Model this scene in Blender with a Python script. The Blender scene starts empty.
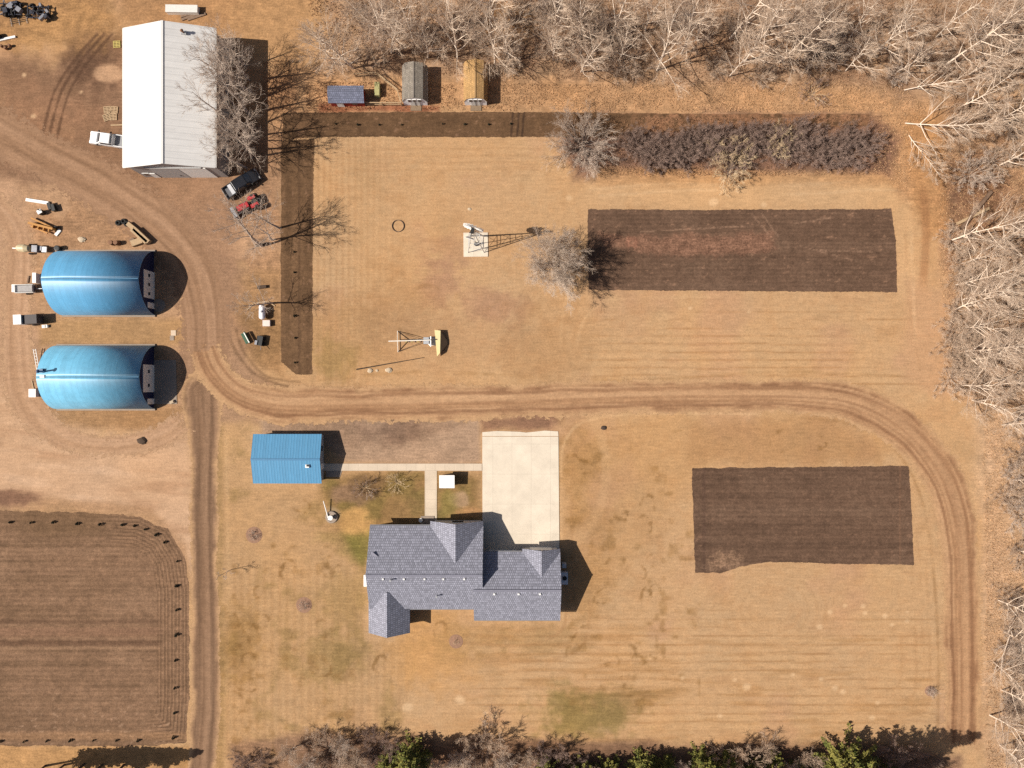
import bpy, math, random
import numpy as np
from mathutils import Vector, Matrix

random.seed(7)
SC = bpy.context.scene
COL = SC.collection
R = math.radians
PXM = 6.0          # photo pixels per metre at ground level
CAMH = 113.8       # drone height

# ------------------------------------------------------------------ basics
def P(px, py, h=0.0):
    """point at height h seen at photo pixel px,py"""
    k = (1 - h / CAMH) / PXM
    return Vector(((px - 512) * k, (384 - py) * k, h))

def G(px, py, z=0.0):
    return Vector(((px - 512) / PXM, (384 - py) / PXM, z))

GAIN = np.array([1.575, 1.52, 1.46])
def lin(c):
    c = np.asarray(c, float) / 255.0
    return np.where(c <= .04045, c / 12.92, ((c + .055) / 1.055) ** 2.4)
def alb(c):
    return np.clip(lin(c) / GAIN, 0, .9)

OFF = {}           # root offsets so that world-built meshes become local

def tag(o, label=None, cat=None, group=None, kind=None):
    if label: o['label'] = label
    if cat: o['category'] = cat
    if group: o['group'] = group
    if kind: o['kind'] = kind
    return o

def empty(name, loc, rz=0, label=None, cat=None, group=None):
    o = bpy.data.objects.new(name, None)
    o.empty_display_size = .5
    COL.objects.link(o)
    o.location = loc
    o.rotation_euler = (0, 0, rz)
    OFF[o.name] = Vector(loc)
    return tag(o, label, cat, group)

class MB:
    def __init__(s): s.v = []; s.f = []; s.uv = []; s.mi = []
    def add(s, vs, fs, uvs=None, mi=0):
        b = len(s.v)
        s.v += [tuple(v) for v in vs]
        for i, f in enumerate(fs):
            s.f.append(tuple(b + k for k in f))
            s.uv.append(uvs[i] if uvs else None)
            s.mi.append(mi)
        return s
    def box(s, c, d, rz=0, M=None, mi=0, taper=1.0):
        c = Vector(c); hx, hy, hz = d[0] / 2, d[1] / 2, d[2] / 2
        vs = []
        for z in (-hz, hz):
            t = taper if z > 0 else 1
            for x, y in ((-hx, -hy), (hx, -hy), (hx, hy), (-hx, hy)):
                vs.append(Vector((x * t, y * t, z)))
        rot = M if M is not None else Matrix.Rotation(rz, 3, 'Z')
        vs = [rot @ v + c for v in vs]
        return s.add(vs, [(0, 3, 2, 1), (4, 5, 6, 7), (0, 1, 5, 4), (1, 2, 6, 5), (2, 3, 7, 6), (3, 0, 4, 7)], mi=mi)
    def bar(s, a, b, w, h=None, mi=0):
        a = Vector(a); b = Vector(b); d = b - a; L = d.length
        if L < 1e-5: return s
        M = d.to_track_quat('X', 'Z').to_matrix()
        return s.box((a + b) / 2, (L, w, h or w), M=M, mi=mi)
    def tube(s, a, b, r0, r1=None, n=8, cap=True, mi=0):
        a = Vector(a); b = Vector(b); r1 = r0 if r1 is None else r1
        M = (b - a).to_track_quat('Z', 'Y').to_matrix()
        vs = []
        for p, r in ((a, r0), (b, r1)):
            for k in range(n):
                t = 2 * math.pi * k / n
                vs.append(p + M @ Vector((r * math.cos(t), r * math.sin(t), 0)))
        fs = [(k, (k + 1) % n, n + (k + 1) % n, n + k) for k in range(n)]
        if cap: fs += [tuple(reversed(range(n))), tuple(range(n, 2 * n))]
        return s.add(vs, fs, mi=mi)
    def ring(s, c, r, tr, n=20, m=6, squash=1.0, mi=0):
        c = Vector(c); vs = []; fs = []
        for i in range(n):
            a = 2 * math.pi * i / n
            for j in range(m):
                b = 2 * math.pi * j / m
                rr = r + tr * math.cos(b)
                vs.append(c + Vector((rr * math.cos(a), rr * math.sin(a), tr * squash * math.sin(b))))
        for i in range(n):
            for j in range(m):
                fs.append((i * m + j, ((i + 1) % n) * m + j, ((i + 1) % n) * m + (j + 1) % m, i * m + (j + 1) % m))
        return s.add(vs, fs, mi=mi)
    def lathe(s, c, prof, n=14, M=None, mi=0):
        c = Vector(c); vs = []; fs = []
        M = M or Matrix.Identity(3)
        for r, z in prof:
            for k in range(n):
                t = 2 * math.pi * k / n
                vs.append(c + M @ Vector((r * math.cos(t), r * math.sin(t), z)))
        for i in range(len(prof) - 1):
            for k in range(n):
                fs.append((i * n + k, i * n + (k + 1) % n, (i + 1) * n + (k + 1) % n, (i + 1) * n + k))
        fs.append(tuple(reversed(range(n)))); fs.append(tuple(range((len(prof) - 1) * n, len(prof) * n)))
        return s.add(vs, fs, mi=mi)
    def prism(s, prof, axis, a, b, mi=0):
        """profile of (u,z) extruded along axis 'x' or 'y' from a to b (world)"""
        n = len(prof); vs = []
        for t in (a, b):
            for u, z in prof:
                vs.append((t, u, z) if axis == 'x' else (u, t, z))
        fs = [(k, (k + 1) % n, n + (k + 1) % n, n + k) for k in range(n)] + [tuple(reversed(range(n))), tuple(range(n, 2 * n))]
        return s.add(vs, fs, mi=mi)
    def panel(s, quad, th=.12, mi=0):
        """thick roof panel; quad = eave0, eave1, ridge1, ridge0; uv in metres (u along eave, v up the slope)"""
        q = [Vector(v) for v in quad]
        n = (q[1] - q[0]).cross(q[3] - q[0]).normalized()
        if n.z < 0: n = -n
        e = (q[1] - q[0]).normalized(); up = (q[3] - q[0]); up = (up - e * up.dot(e)).normalized()
        uv = [((v - q[0]).dot(e), (v - q[0]).dot(up)) for v in q]
        vs = q + [v - n * th for v in q]
        fs = [(0, 1, 2, 3), (7, 6, 5, 4), (0, 4, 5, 1), (1, 5, 6, 2), (2, 6, 7, 3), (3, 7, 4, 0)]
        z = [(0, 0)] * 4
        return s.add(vs, fs, [uv, z, z, z, z, z], mi=mi)
    def build(s, name, m, parent=None, off=None, smooth=False, origin=None):
        v = np.array(s.v, float)
        if off is None and parent is not None:
            r = parent
            while r.parent: r = r.parent
            off = OFF.get(r.name, Vector((0, 0, 0)))
        loc = None
        if parent is None and off is None:
            loc = Vector(origin) if origin is not None else Vector(((v[:, 0].min() + v[:, 0].max()) / 2, (v[:, 1].min() + v[:, 1].max()) / 2, v[:, 2].min()))
            off = loc
        v = v - np.array(off)
        me = bpy.data.meshes.new(name)
        me.from_pydata([tuple(x) for x in v], [], s.f)
        if any(u for u in s.uv):
            l = me.uv_layers.new(name='UVMap')
            k = 0
            for f, u in zip(s.f, s.uv):
                for i in range(len(f)):
                    l.data[k].uv = u[i] if u else (0, 0)
                    k += 1
        for mm in (m if isinstance(m, (list, tuple)) else [m]): me.materials.append(mm)
        if any(s.mi): me.polygons.foreach_set('material_index', s.mi)
        if smooth: me.polygons.foreach_set('use_smooth', [True] * len(s.f))
        me.validate()
        import bmesh
        bm = bmesh.new(); bm.from_mesh(me); bmesh.ops.recalc_face_normals(bm, faces=bm.faces); bm.to_mesh(me); bm.free()
        me.update()
        o = bpy.data.objects.new(name, me)
        COL.objects.link(o)
        if parent is not None: o.parent = parent
        if loc is not None:
            o.location = loc
            OFF[o.name] = loc
        return o

# ------------------------------------------------------------------ materials
def nodes(name):
    m = bpy.data.materials.new(name); m.use_nodes = True
    nt = m.node_tree
    return m, nt, nt.nodes['Principled BSDF']

def N(nt, t, **kw):
    n = nt.nodes.new(t)
    for k, v in kw.items(): setattr(n, k, v)
    return n

def ramp_mult(nt, col_socket_or_rgb, fac_socket, lo, hi):
    """colour * map(fac, 0..1 -> lo..hi)"""
    mr = N(nt, 'ShaderNodeMapRange'); mr.inputs[3].default_value = lo; mr.inputs[4].default_value = hi
    nt.links.new(fac_socket, mr.inputs[0])
    mx = N(nt, 'ShaderNodeVectorMath', operation='MULTIPLY')
    if hasattr(col_socket_or_rgb, 'is_output'): nt.links.new(col_socket_or_rgb, mx.inputs[0])
    else: mx.inputs[0].default_value = tuple(col_socket_or_rgb)[:3]
    cb = N(nt, 'ShaderNodeCombineXYZ')
    for i in range(3): nt.links.new(mr.outputs[0], cb.inputs[i])
    nt.links.new(cb.outputs[0], mx.inputs[1])
    return mx.outputs[0]

MATS = {}
def mat(name, rgb, rough=.6, var=.12, scale=3.0, metal=0.0, bump=0.0, spec=.3, dirt=0.0):
    if name in MATS: return MATS[name]
    m, nt, b = nodes(name)
    tc = N(nt, 'ShaderNodeTexCoord')
    nz = N(nt, 'ShaderNodeTexNoise'); nz.inputs['Scale'].default_value = scale; nz.inputs['Detail'].default_value = 5; nz.inputs['Roughness'].default_value = .65
    nt.links.new(tc.outputs['Object'], nz.inputs['Vector'])
    c = ramp_mult(nt, rgb, nz.outputs[0], 1 - var * 2, 1 + var * 2)
    if dirt > 0:
        n2 = N(nt, 'ShaderNodeTexNoise'); n2.inputs['Scale'].default_value = scale * .35; n2.inputs['Detail'].default_value = 6
        nt.links.new(tc.outputs['Object'], n2.inputs['Vector'])
        mr = N(nt, 'ShaderNodeMapRange'); mr.inputs[1].default_value = .52; mr.inputs[2].default_value = .72; mr.inputs[4].default_value = dirt
        nt.links.new(n2.outputs[0], mr.inputs[0])
        mx = N(nt, 'ShaderNodeMix', data_type='RGBA')
        nt.links.new(mr.outputs[0], mx.inputs[0]); nt.links.new(c, mx.inputs[6]); mx.inputs[7].default_value = (.16, .11, .075, 1)
        c = mx.outputs[2]
    nt.links.new(c, b.inputs['Base Color'])
    b.inputs['Roughness'].default_value = rough; b.inputs['Metallic'].default_value = metal
    b.inputs['Specular IOR Level'].default_value = spec
    if bump:
        bp = N(nt, 'ShaderNodeBump'); bp.inputs['Strength'].default_value = bump; bp.inputs['Distance'].default_value = .05
        nt.links.new(nz.outputs[0], bp.inputs['Height']); nt.links.new(bp.outputs[0], b.inputs['Normal'])
    MATS[name] = m
    return m

def rib_mat(name, rgb, rough=.4, metal=.0, spec=.5, pitch=.9, line=.86, var=.06, bump=.5, vlines=0.0, sheet=.05, aniso=0, rot=0.0, streaks=.14):
    """ribbed sheet metal: ribs run up the slope (UV v), repeat along u every `pitch` m"""
    m, nt, b = nodes(name)
    uv = N(nt, 'ShaderNodeUVMap')
    sp = N(nt, 'ShaderNodeSeparateXYZ'); nt.links.new(uv.outputs[0], sp.inputs[0])
    d = N(nt, 'ShaderNodeMath', operation='DIVIDE'); d.inputs[1].default_value = pitch; nt.links.new(sp.outputs[0], d.inputs[0])
    fr = N(nt, 'ShaderNodeMath', operation='FRACT'); nt.links.new(d.outputs[0], fr.inputs[0])
    fl = N(nt, 'ShaderNodeMath', operation='FLOOR'); nt.links.new(d.outputs[0], fl.inputs[0])
    wn = N(nt, 'ShaderNodeTexWhiteNoise', noise_dimensions='1D'); nt.links.new(fl.outputs[0], wn.inputs['W'])
    # rib = 1 near fr=0
    a = N(nt, 'ShaderNodeMath', operation='SUBTRACT'); a.inputs[1].default_value = .5; nt.links.new(fr.outputs[0], a.inputs[0])
    ab = N(nt, 'ShaderNodeMath', operation='ABSOLUTE'); nt.links.new(a.outputs[0], ab.inputs[0])
    rib = N(nt, 'ShaderNodeMapRange'); rib.inputs[1].default_value = .38; rib.inputs[2].default_value = .48; nt.links.new(ab.outputs[0], rib.inputs[0])
    tc = N(nt, 'ShaderNodeTexCoord')
    nz = N(nt, 'ShaderNodeTexNoise'); nz.inputs['Scale'].default_value = 1.2; nz.inputs['Detail'].default_value = 6
    nt.links.new(tc.outputs['Object'], nz.inputs['Vector'])
    c = ramp_mult(nt, rgb, nz.outputs[0], 1 - var * 2, 1 + var * 2)
    c = ramp_mult(nt, c, wn.outputs[0], 1 - sheet, 1 + sheet)
    mp = N(nt, 'ShaderNodeMapping'); mp.inputs['Scale'].default_value = (2.2, .16, 1); nt.links.new(uv.outputs[0], mp.inputs[0])
    ns = N(nt, 'ShaderNodeTexNoise'); ns.inputs['Scale'].default_value = 1.3; ns.inputs['Detail'].default_value = 6; nt.links.new(mp.outputs[0], ns.inputs['Vector'])
    c = ramp_mult(nt, c, ns.outputs[0], 1 - streaks, 1 + streaks)
    c = ramp_mult(nt, c, rib.outputs[0], 1.0, line)
    nt.links.new(c, b.inputs['Base Color'])
    b.inputs['Roughness'].default_value = rough; b.inputs['Metallic'].default_value = metal; b.inputs['Specular IOR Level'].default_value = spec
    bp = N(nt, 'ShaderNodeBump'); bp.inputs['Strength'].default_value = bump; bp.inputs['Distance'].default_value = .04
    nt.links.new(rib.outputs[0], bp.inputs['Height']); nt.links.new(bp.outputs[0], b.inputs['Normal'])
    if aniso:
        b.inputs['IOR'].default_value = 1.7
        b.inputs['Anisotropic'].default_value = aniso; b.inputs['Anisotropic Rotation'].default_value = rot
        tg = N(nt, 'ShaderNodeTangent', direction_type='UV_MAP'); nt.links.new(tg.outputs[0], b.inputs['Tangent'])
    MATS[name] = m
    return m

def shingle_mat(name, rgb, course=.42, dark=.66):
    m, nt, b = nodes(name)
    uv = N(nt, 'ShaderNodeUVMap')
    br = N(nt, 'ShaderNodeTexBrick')
    br.inputs['Scale'].default_value = 1; br.inputs['Brick Width'].default_value = .34; br.inputs['Row Height'].default_value = course
    br.inputs['Mortar Size'].default_value = .04; br.inputs['Mortar Smooth'].default_value = .6; br.inputs['Bias'].default_value = 0
    r = np.array(rgb)
    br.inputs['Color1'].default_value = (*(r * .82), 1); br.inputs['Color2'].default_value = (*(r * 1.22), 1); br.inputs['Mortar'].default_value = (*(r * dark), 1)
    nt.links.new(uv.outputs[0], br.inputs['Vector'])
    nz = N(nt, 'ShaderNodeTexNoise'); nz.inputs['Scale'].default_value = 3.2; nz.inputs['Detail'].default_value = 6; nz.inputs['Roughness'].default_value = .8
    nt.links.new(uv.outputs[0], nz.inputs['Vector'])
    c = ramp_mult(nt, br.outputs[0], nz.outputs[0], .3, 1.7)
    nt.links.new(c, b.inputs['Base Color']); b.inputs['Roughness'].default_value = .9; b.inputs['Specular IOR Level'].default_value = .15
    bp = N(nt, 'ShaderNodeBump'); bp.inputs['Strength'].default_value = .6; bp.inputs['Distance'].default_value = .04
    iv = N(nt, 'ShaderNodeMath', operation='SUBTRACT'); iv.inputs[0].default_value = 1; nt.links.new(br.outputs['Fac'], iv.inputs[1])
    nt.links.new(iv.outputs[0], bp.inputs['Height']); nt.links.new(bp.outputs[0], b.inputs['Normal'])
    MATS[name] = m
    return m

def earth_mat(name, amp=.28, scale=5.0, fade=False, bump=.5, streak=1.6, k2=1.8, ragged=1.5):
    """soil / grass: the region's own colour (vertex attribute 'tint') times fine procedural grain"""
    m, nt, b = nodes(name)
    at = N(nt, 'ShaderNodeAttribute', attribute_name='tint')
    tc = N(nt, 'ShaderNodeTexCoord')
    n1 = N(nt, 'ShaderNodeTexNoise'); n1.inputs['Scale'].default_value = scale; n1.inputs['Detail'].default_value = 6; n1.inputs['Roughness'].default_value = .75
    n2 = N(nt, 'ShaderNodeTexNoise'); n2.inputs['Scale'].default_value = scale * .28; n2.inputs['Detail'].default_value = 5; n2.inputs['Roughness'].default_value = .65
    for n in (n1, n2): nt.links.new(tc.outputs['Object'], n.inputs['Vector'])
    ra = N(nt, 'ShaderNodeMath', operation='MULTIPLY_ADD'); ra.inputs[1].default_value = 1; ra.inputs[2].default_value = 0
    nt.links.new(n1.outputs[0], ra.inputs[0])
    # contrast grows with the attribute 'rough' (tall rough grass against mown lawn)
    mp = N(nt, 'ShaderNodeMapping'); mp.inputs['Scale'].default_value = (.5, 3.4, 1); nt.links.new(tc.outputs['Object'], mp.inputs[0])
    n4 = N(nt, 'ShaderNodeTexNoise'); n4.inputs['Scale'].default_value = .8; n4.inputs['Detail'].default_value = 5; n4.inputs['Roughness'].default_value = .7; nt.links.new(mp.outputs[0], n4.inputs['Vector'])
    ro = N(nt, 'ShaderNodeAttribute', attribute_name='rough')
    am = N(nt, 'ShaderNodeMapRange'); am.inputs[3].default_value = amp; am.inputs[4].default_value = amp * 3.0
    nt.links.new(ro.outputs['Fac'], am.inputs[0])
    def grain(src, k):
        s = N(nt, 'ShaderNodeMath', operation='SUBTRACT'); s.inputs[1].default_value = .5; nt.links.new(src, s.inputs[0])
        q = N(nt, 'ShaderNodeMath', operation='MULTIPLY'); nt.links.new(s.outputs[0], q.inputs[0]); nt.links.new(am.outputs[0], q.inputs[1])
        w = N(nt, 'ShaderNodeMath', operation='MULTIPLY_ADD'); w.inputs[1].default_value = k; w.inputs[2].default_value = 1; nt.links.new(q.outputs[0], w.inputs[0])
        return w.outputs[0]
    g1 = grain(n1.outputs[0], 3.2); g2 = grain(n2.outputs[0], k2); g4 = grain(n4.outputs[0], streak)
    gm = N(nt, 'ShaderNodeMath', operation='MULTIPLY'); nt.links.new(g1, gm.inputs[0]); nt.links.new(g2, gm.inputs[1])
    gm2 = N(nt, 'ShaderNodeMath', operation='MULTIPLY'); nt.links.new(gm.outputs[0], gm2.inputs[0]); nt.links.new(g4, gm2.inputs[1]); gm = gm2
    cl = N(nt, 'ShaderNodeClamp'); cl.inputs[1].default_value = .25; cl.inputs[2].default_value = 1.9; nt.links.new(gm.outputs[0], cl.inputs[0])
    cb = N(nt, 'ShaderNodeCombineXYZ')
    for i in range(3): nt.links.new(cl.outputs[0], cb.inputs[i])
    mx = N(nt, 'ShaderNodeVectorMath', operation='MULTIPLY'); nt.links.new(at.outputs['Color'], mx.inputs[0]); nt.links.new(cb.outputs[0], mx.inputs[1])
    nt.links.new(mx.outputs[0], b.inputs['Base Color'])
    b.inputs['Roughness'].default_value = .95; b.inputs['Specular IOR Level'].default_value = .08
    bp = N(nt, 'ShaderNodeBump'); bp.inputs['Strength'].default_value = bump; bp.inputs['Distance'].default_value = .08
    nt.links.new(n1.outputs[0], bp.inputs['Height']); nt.links.new(bp.outputs[0], b.inputs['Normal'])
    if fade:
        fa = N(nt, 'ShaderNodeAttribute', attribute_name='cover')
        n3 = N(nt, 'ShaderNodeTexNoise'); n3.inputs['Scale'].default_value = 1.1; n3.inputs['Detail'].default_value = 8; n3.inputs['Roughness'].default_value = .72
        nt.links.new(tc.outputs['Object'], n3.inputs['Vector'])
        s = N(nt, 'ShaderNodeMath', operation='SUBTRACT'); s.inputs[1].default_value = .5; nt.links.new(n3.outputs[0], s.inputs[0])
        ad = N(nt, 'ShaderNodeMath', operation='MULTIPLY_ADD'); ad.inputs[1].default_value = ragged; nt.links.new(s.outputs[0], ad.inputs[0]); nt.links.new(fa.outputs['Fac'], ad.inputs[2])
        st = N(nt, 'ShaderNodeMapRange'); st.inputs[1].default_value = .495; st.inputs[2].default_value = .505; nt.links.new(ad.outputs[0], st.inputs[0])
        tr = N(nt, 'ShaderNodeBsdfTransparent'); ms = N(nt, 'ShaderNodeMixShader')
        out = nt.nodes['Material Output']
        nt.links.new(st.outputs[0], ms.inputs[0]); nt.links.new(tr.outputs[0], ms.inputs[1]); nt.links.new(b.outputs[0], ms.inputs[2])
        nt.links.new(ms.outputs[0], out.inputs['Surface'])
    MATS[name] = m
    return m

# ------------------------------------------------------------------ numpy noise and shapes (all in photo-pixel units on the ground)
def vnoise(x, y, s, seed):
    rg = np.random.RandomState(seed)
    T = rg.rand(256, 256)
    xs = x / s + 1000.0; ys = y / s + 1000.0
    xi = np.floor(xs).astype(int); yi = np.floor(ys).astype(int)
    fx = xs - xi; fy = ys - yi
    fx = fx * fx * (3 - 2 * fx); fy = fy * fy * (3 - 2 * fy)
    a = T[xi % 256, yi % 256]; b = T[(xi + 1) % 256, yi % 256]; c = T[xi % 256, (yi + 1) % 256]; d = T[(xi + 1) % 256, (yi + 1) % 256]
    return (a * (1 - fx) + b * fx) * (1 - fy) + (c * (1 - fx) + d * fx) * fy - .5

def fbm(x, y, s, seed, o=4, g=.55):
    r = 0; a = 1; t = 0
    for k in range(o):
        r = r + a * vnoise(x, y, s / 2 ** k, seed + k * 13); t += a; a *= g
    return r / t

def sst(a, b, x):
    t = np.clip((x - a) / (b - a), 0, 1)
    return t * t * (3 - 2 * t)

def sd_poly(x, y, pts):
    d = np.full(x.shape, 1e9); ins = np.zeros(x.shape, bool)
    n = len(pts)
    for i in range(n):
        ax, ay = pts[i]; bx, by = pts[(i + 1) % n]
        ex, ey = bx - ax, by - ay
        t = np.clip(((x - ax) * ex + (y - ay) * ey) / (ex * ex + ey * ey), 0, 1)
        d = np.minimum(d, np.hypot(x - ax - t * ex, y - ay - t * ey))
        if ay != by:
            c = (ay > y) != (by > y)
            xc = (bx - ax) * (y - ay) / (by - ay) + ax
            ins ^= c & (x < xc)
    return np.where(ins, -d, d)

def smooth(pts, n=8):
    out = []
    p = [pts[0]] + list(pts) + [pts[-1]]
    for i in range(1, len(p) - 2):
        for k in range(n):
            t = k / n
            q = []
            for c in range(len(p[0])):
                a, b, cc, d = p[i - 1][c], p[i][c], p[i + 1][c], p[i + 2][c]
                q.append(.5 * (2 * b + (cc - a) * t + (2 * a - 5 * b + 4 * cc - d) * t * t + (3 * b - a - 3 * cc + d) * t ** 3))
            out.append(tuple(q))
    out.append(tuple(pts[-1]))
    return out

def along(x, y, line):
    """signed distance across, distance along, local half-width of a polyline (px,py,hw)"""
    best = np.full(x.shape, 1e9); sd = np.zeros(x.shape); al = np.zeros(x.shape); hw = np.zeros(x.shape)
    acc = 0
    for (ax, ay, aw), (bx, by, bw) in zip(line[:-1], line[1:]):
        ex, ey = bx - ax, by - ay; L = math.hypot(ex, ey)
        if L < 1e-6: continue
        t = np.clip(((x - ax) * ex + (y - ay) * ey) / (L * L), 0, 1)
        dx = x - ax - t * ex; dy = y - ay - t * ey
        d = np.hypot(dx, dy)
        s = np.sign(ex * (y - ay) - ey * (x - ax)) * d
        m = d < best
        best = np.where(m, d, best); sd = np.where(m, s, sd); al = np.where(m, acc + t * L, al); hw = np.where(m, aw + t * (bw - aw), hw)
        acc += L
    return sd, al, hw

def grid_mesh(name, x0, y0, x1, y1, res, z, material, paint, skirt=None, keep=None):
    """ground-type sheet over the pixel box; paint(x,y)-> tint(sRGB N,3), rough(N), cover(N) or None"""
    nx = int((x1 - x0) / res) + 1; ny = int((y1 - y0) / res) + 1
    xs = np.linspace(x0, x1, nx); ys = np.linspace(y0, y1, ny)
    X, Y = np.meshgrid(xs, ys)
    xf, yf = X.ravel(), Y.ravel()
    col, ro, cov = paint(xf, yf)
    idx = np.arange(nx * ny).reshape(ny, nx)
    q = np.stack([idx[1:, :-1], idx[1:, 1:], idx[:-1, 1:], idx[:-1, :-1]], -1).reshape(-1, 4)
    if keep is not None:
        k = keep(xf, yf)
        q = q[k[q].any(1)]
        used = np.zeros(nx * ny, bool); used[q.ravel()] = True
        mp = np.cumsum(used) - 1
        q = mp[q]; xf = xf[used]; yf = yf[used]; col = col[used]; ro = ro[used]; cov = cov[used] if cov is not None else None
    if skirt:
        gx = np.where(xf <= x0 + 1e-6, xf - skirt, np.where(xf >= x1 - 1e-6, xf + skirt, xf))
        gy = np.where(yf <= y0 + 1e-6, yf - skirt, np.where(yf >= y1 - 1e-6, yf + skirt, yf))
    else: gx, gy = xf, yf
    co = np.stack([(gx - 512) / PXM, (384 - gy) / PXM, np.full(gx.shape, z)], -1)
    me = bpy.data.meshes.new(name)
    me.vertices.add(len(co)); me.vertices.foreach_set('co', co.ravel())
    me.loops.add(q.size); me.loops.foreach_set('vertex_index', q.ravel().astype(np.int32))
    me.polygons.add(len(q)); me.polygons.foreach_set('loop_start', np.arange(0, q.size, 4, dtype=np.int32)); me.polygons.foreach_set('loop_total', np.full(len(q), 4, np.int32))
    me.update(); me.validate()
    a = me.attributes.new('tint', 'FLOAT_COLOR', 'POINT')
    c4 = np.ones((len(co), 4)); c4[:, :3] = alb(np.clip(col, 4, 250))
    a.data.foreach_set('color', c4.ravel())
    b = me.attributes.new('rough', 'FLOAT', 'POINT'); b.data.foreach_set('value', np.asarray(ro, float))
    if cov is not None:
        c = me.attributes.new('cover', 'FLOAT', 'POINT'); c.data.foreach_set('value', np.asarray(cov, float))
    me.materials.append(material)
    o = bpy.data.objects.new(name, me); COL.objects.link(o)
    return tag(o, kind='structure')

def paint_ground(x, y):
    n = x.size
    c = np.tile(np.array([206., 163, 119]), (n, 1))
    ro = np.full(n, .12)
    wx = fbm(x, y, 34, 5); wy = fbm(x, y, 34, 50); wf = fbm(x, y, 8, 77, 3)
    big = fbm(x, y, 90, 3); mid = fbm(x, y, 22, 9); fin = fbm(x, y, 6, 21, 3)

    def mix(m, col, r=None):
        nonlocal c, ro
        m = np.clip(m, 0, 1)
        c = c * (1 - m[:, None]) + np.array(col, float) * m[:, None]
        if r is not None: ro = ro * (1 - m) + r * m
    def poly(pts, soft=8, warp=14, thr=0, op=1.0):
        d = sd_poly(x, y, pts) + warp * 2 * wx + warp * .9 * wf
        return sst(soft, -soft, d) * op
    def ell(cx, cy, rx, ry, soft=.3, warp=.5, op=1.0):
        d = np.hypot((x - cx) / rx, (y - cy) / ry) + warp * wf * 1.6 + warp * wx
        return sst(1 + soft, 1 - soft, d) * op

    # broad lawn variation
    mix(sst(.02, .30, big) * .45, (190, 144, 100))
    mix(sst(.02, .30, -big) * .35, (216, 174, 130))
    mix(sst(.05, .35, mid) * .5, (180, 136, 94)); mix(sst(.05, .3, -mid) * .35, (220, 180, 136)); mix(sst(.1, .35, fbm(x, y, 45, 333)) * .3, (176, 140, 100))
    mix(sst(.03, .28, fin) * .22, (176, 131, 90)); mix(sst(.05, .3, -fin) * .16, (222, 180, 136)); mix(sst(.08, .32, fbm(x * .5, y * 1.4, 12, 611, 4)) * .28, (184, 138, 98)); mix(sst(.1, .3, fbm(x, y, 60, 613, 3)) * .35, (196, 148, 118))
    # north-west yard, trampled brown earth
    yard = poly([(-220, 40), (40, 62), (120, 40), (250, 120), (285, 140), (285, 240), (240, 260), (240, 400), (190, 400), (185, 250), (-220, 250)], 16, 16)
    mix(yard, (149, 113, 87), .4)
    mix(yard * sst(-.05, .25, mid) * .6, (126, 95, 72))
    mix(yard * sst(.08, .3, -mid) * .6, (172, 132, 100))
    mix(ell(88, 48, 26, 42, .5, .9, .75), (96, 70, 54), .7)
    mix(ell(108, 73, 15, 9, .25, .3, .9), (203, 160, 124), .2)
    mix(ell(50, 112, 40, 26, .6, .8, .5), (168, 124, 94))
    mix(poly([(-220, -220), (110, -220), (112, 24), (80, 30), (30, 46), (-220, 40)], 10, 8), (176, 132, 90), .7)
    mix(ell(60, 25, 60, 24, .5, .8, .6), (186, 140, 92), .6)
    # pasture north and east of the barn
    mix(poly([(112, -220), (330, -220), (300, 88), (280, 92), (262, 40), (118, 24)], 12, 10), (184, 138, 96), .5)
    mix(poly([(255, 70), (330, 75), (330, 112), (285, 118), (262, 120)], 10, 8, op=.8), (170, 124, 88), .5)
    mix(poly([(225, 150), (282, 120), (282, 300), (248, 300), (235, 215)], 8, 9, op=.85), (176, 134, 100), .75)
    mix(ell(245, 240, 40, 16, .5, .9, .6), (190, 152, 120), .8)
    mix(ell(236, 248, 12, 9, .3, .4, .9), (208, 164, 126), .2)
    mix(poly([(222, 275), (282, 270), (282, 376), (258, 366), (236, 345)], 8, 8), (172, 131, 92), .6)
    mix(ell(250, 330, 30, 30, .5, .9, .5), (140, 108, 74), .7)
    mix(poly([(150, 180), (225, 165), (240, 250), (245, 340), (250, 385), (190, 420), (178, 330), (184, 250)], 12, 10, op=.9), (172, 132, 102), .3)
    # tan ground round the arched sheds
    mix(poly([(-220, 190), (70, 180), (120, 196), (175, 232), (186, 300), (190, 430), (-220, 430)], 9, 7), (192, 150, 114), .35)
    mix(ell(92, 228, 50, 24, .4, .8, .6), (166, 124, 90), .9)
    mix(poly([(40, 318), (184, 318), (184, 346), (40, 346)], 5, 3, op=.9), (184, 142, 98), .3)
    mix(poly([(40, 408), (184, 408), (170, 428), (60, 428)], 5, 4, op=.85), (172, 130, 90), .4)
    mix(poly([(-220, 110), (18, 180), (34, 250), (34, 330), (36, 400), (-220, 430)], 9, 8), (196, 154, 120), .2)
    mix(poly([(186, 320), (234, 326), (246, 362), (275, 384), (330, 390), (480, 388), (480, 420), (262, 419), (232, 426), (218, 446), (192, 446)], 6, 6, op=.9), (178, 138, 106), .3)
    # pale bare loop of the yard
    loop = poly([(-220, 380), (25, 385), (60, 428), (120, 438), (192, 432), (196, 580), (186, 560), (150, 516), (60, 504), (-220, 500)], 9, 6)
    mix(loop, (212, 170, 134), .1)
    tr = fbm(x * .18 + y * .10, y * 1.1 - x * .12, 11, 91, 3)
    mix(loop * sst(.05, .3, tr) * .55, (186, 142, 108)); mix(loop * sst(.05, .3, -tr) * .5, (226, 186, 152))
    mix(poly([(40, 432), (150, 440), (186, 436), (150, 452), (60, 448)], 4, 6, op=.55), (165, 124, 92), .6)
    mix(poly([(-220, 494), (20, 494), (150, 508), (186, 545), (194, 620), (190, 600), (150, 520), (-220, 510)], 4, 5, op=.6), (176, 134, 98), .5)
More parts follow.
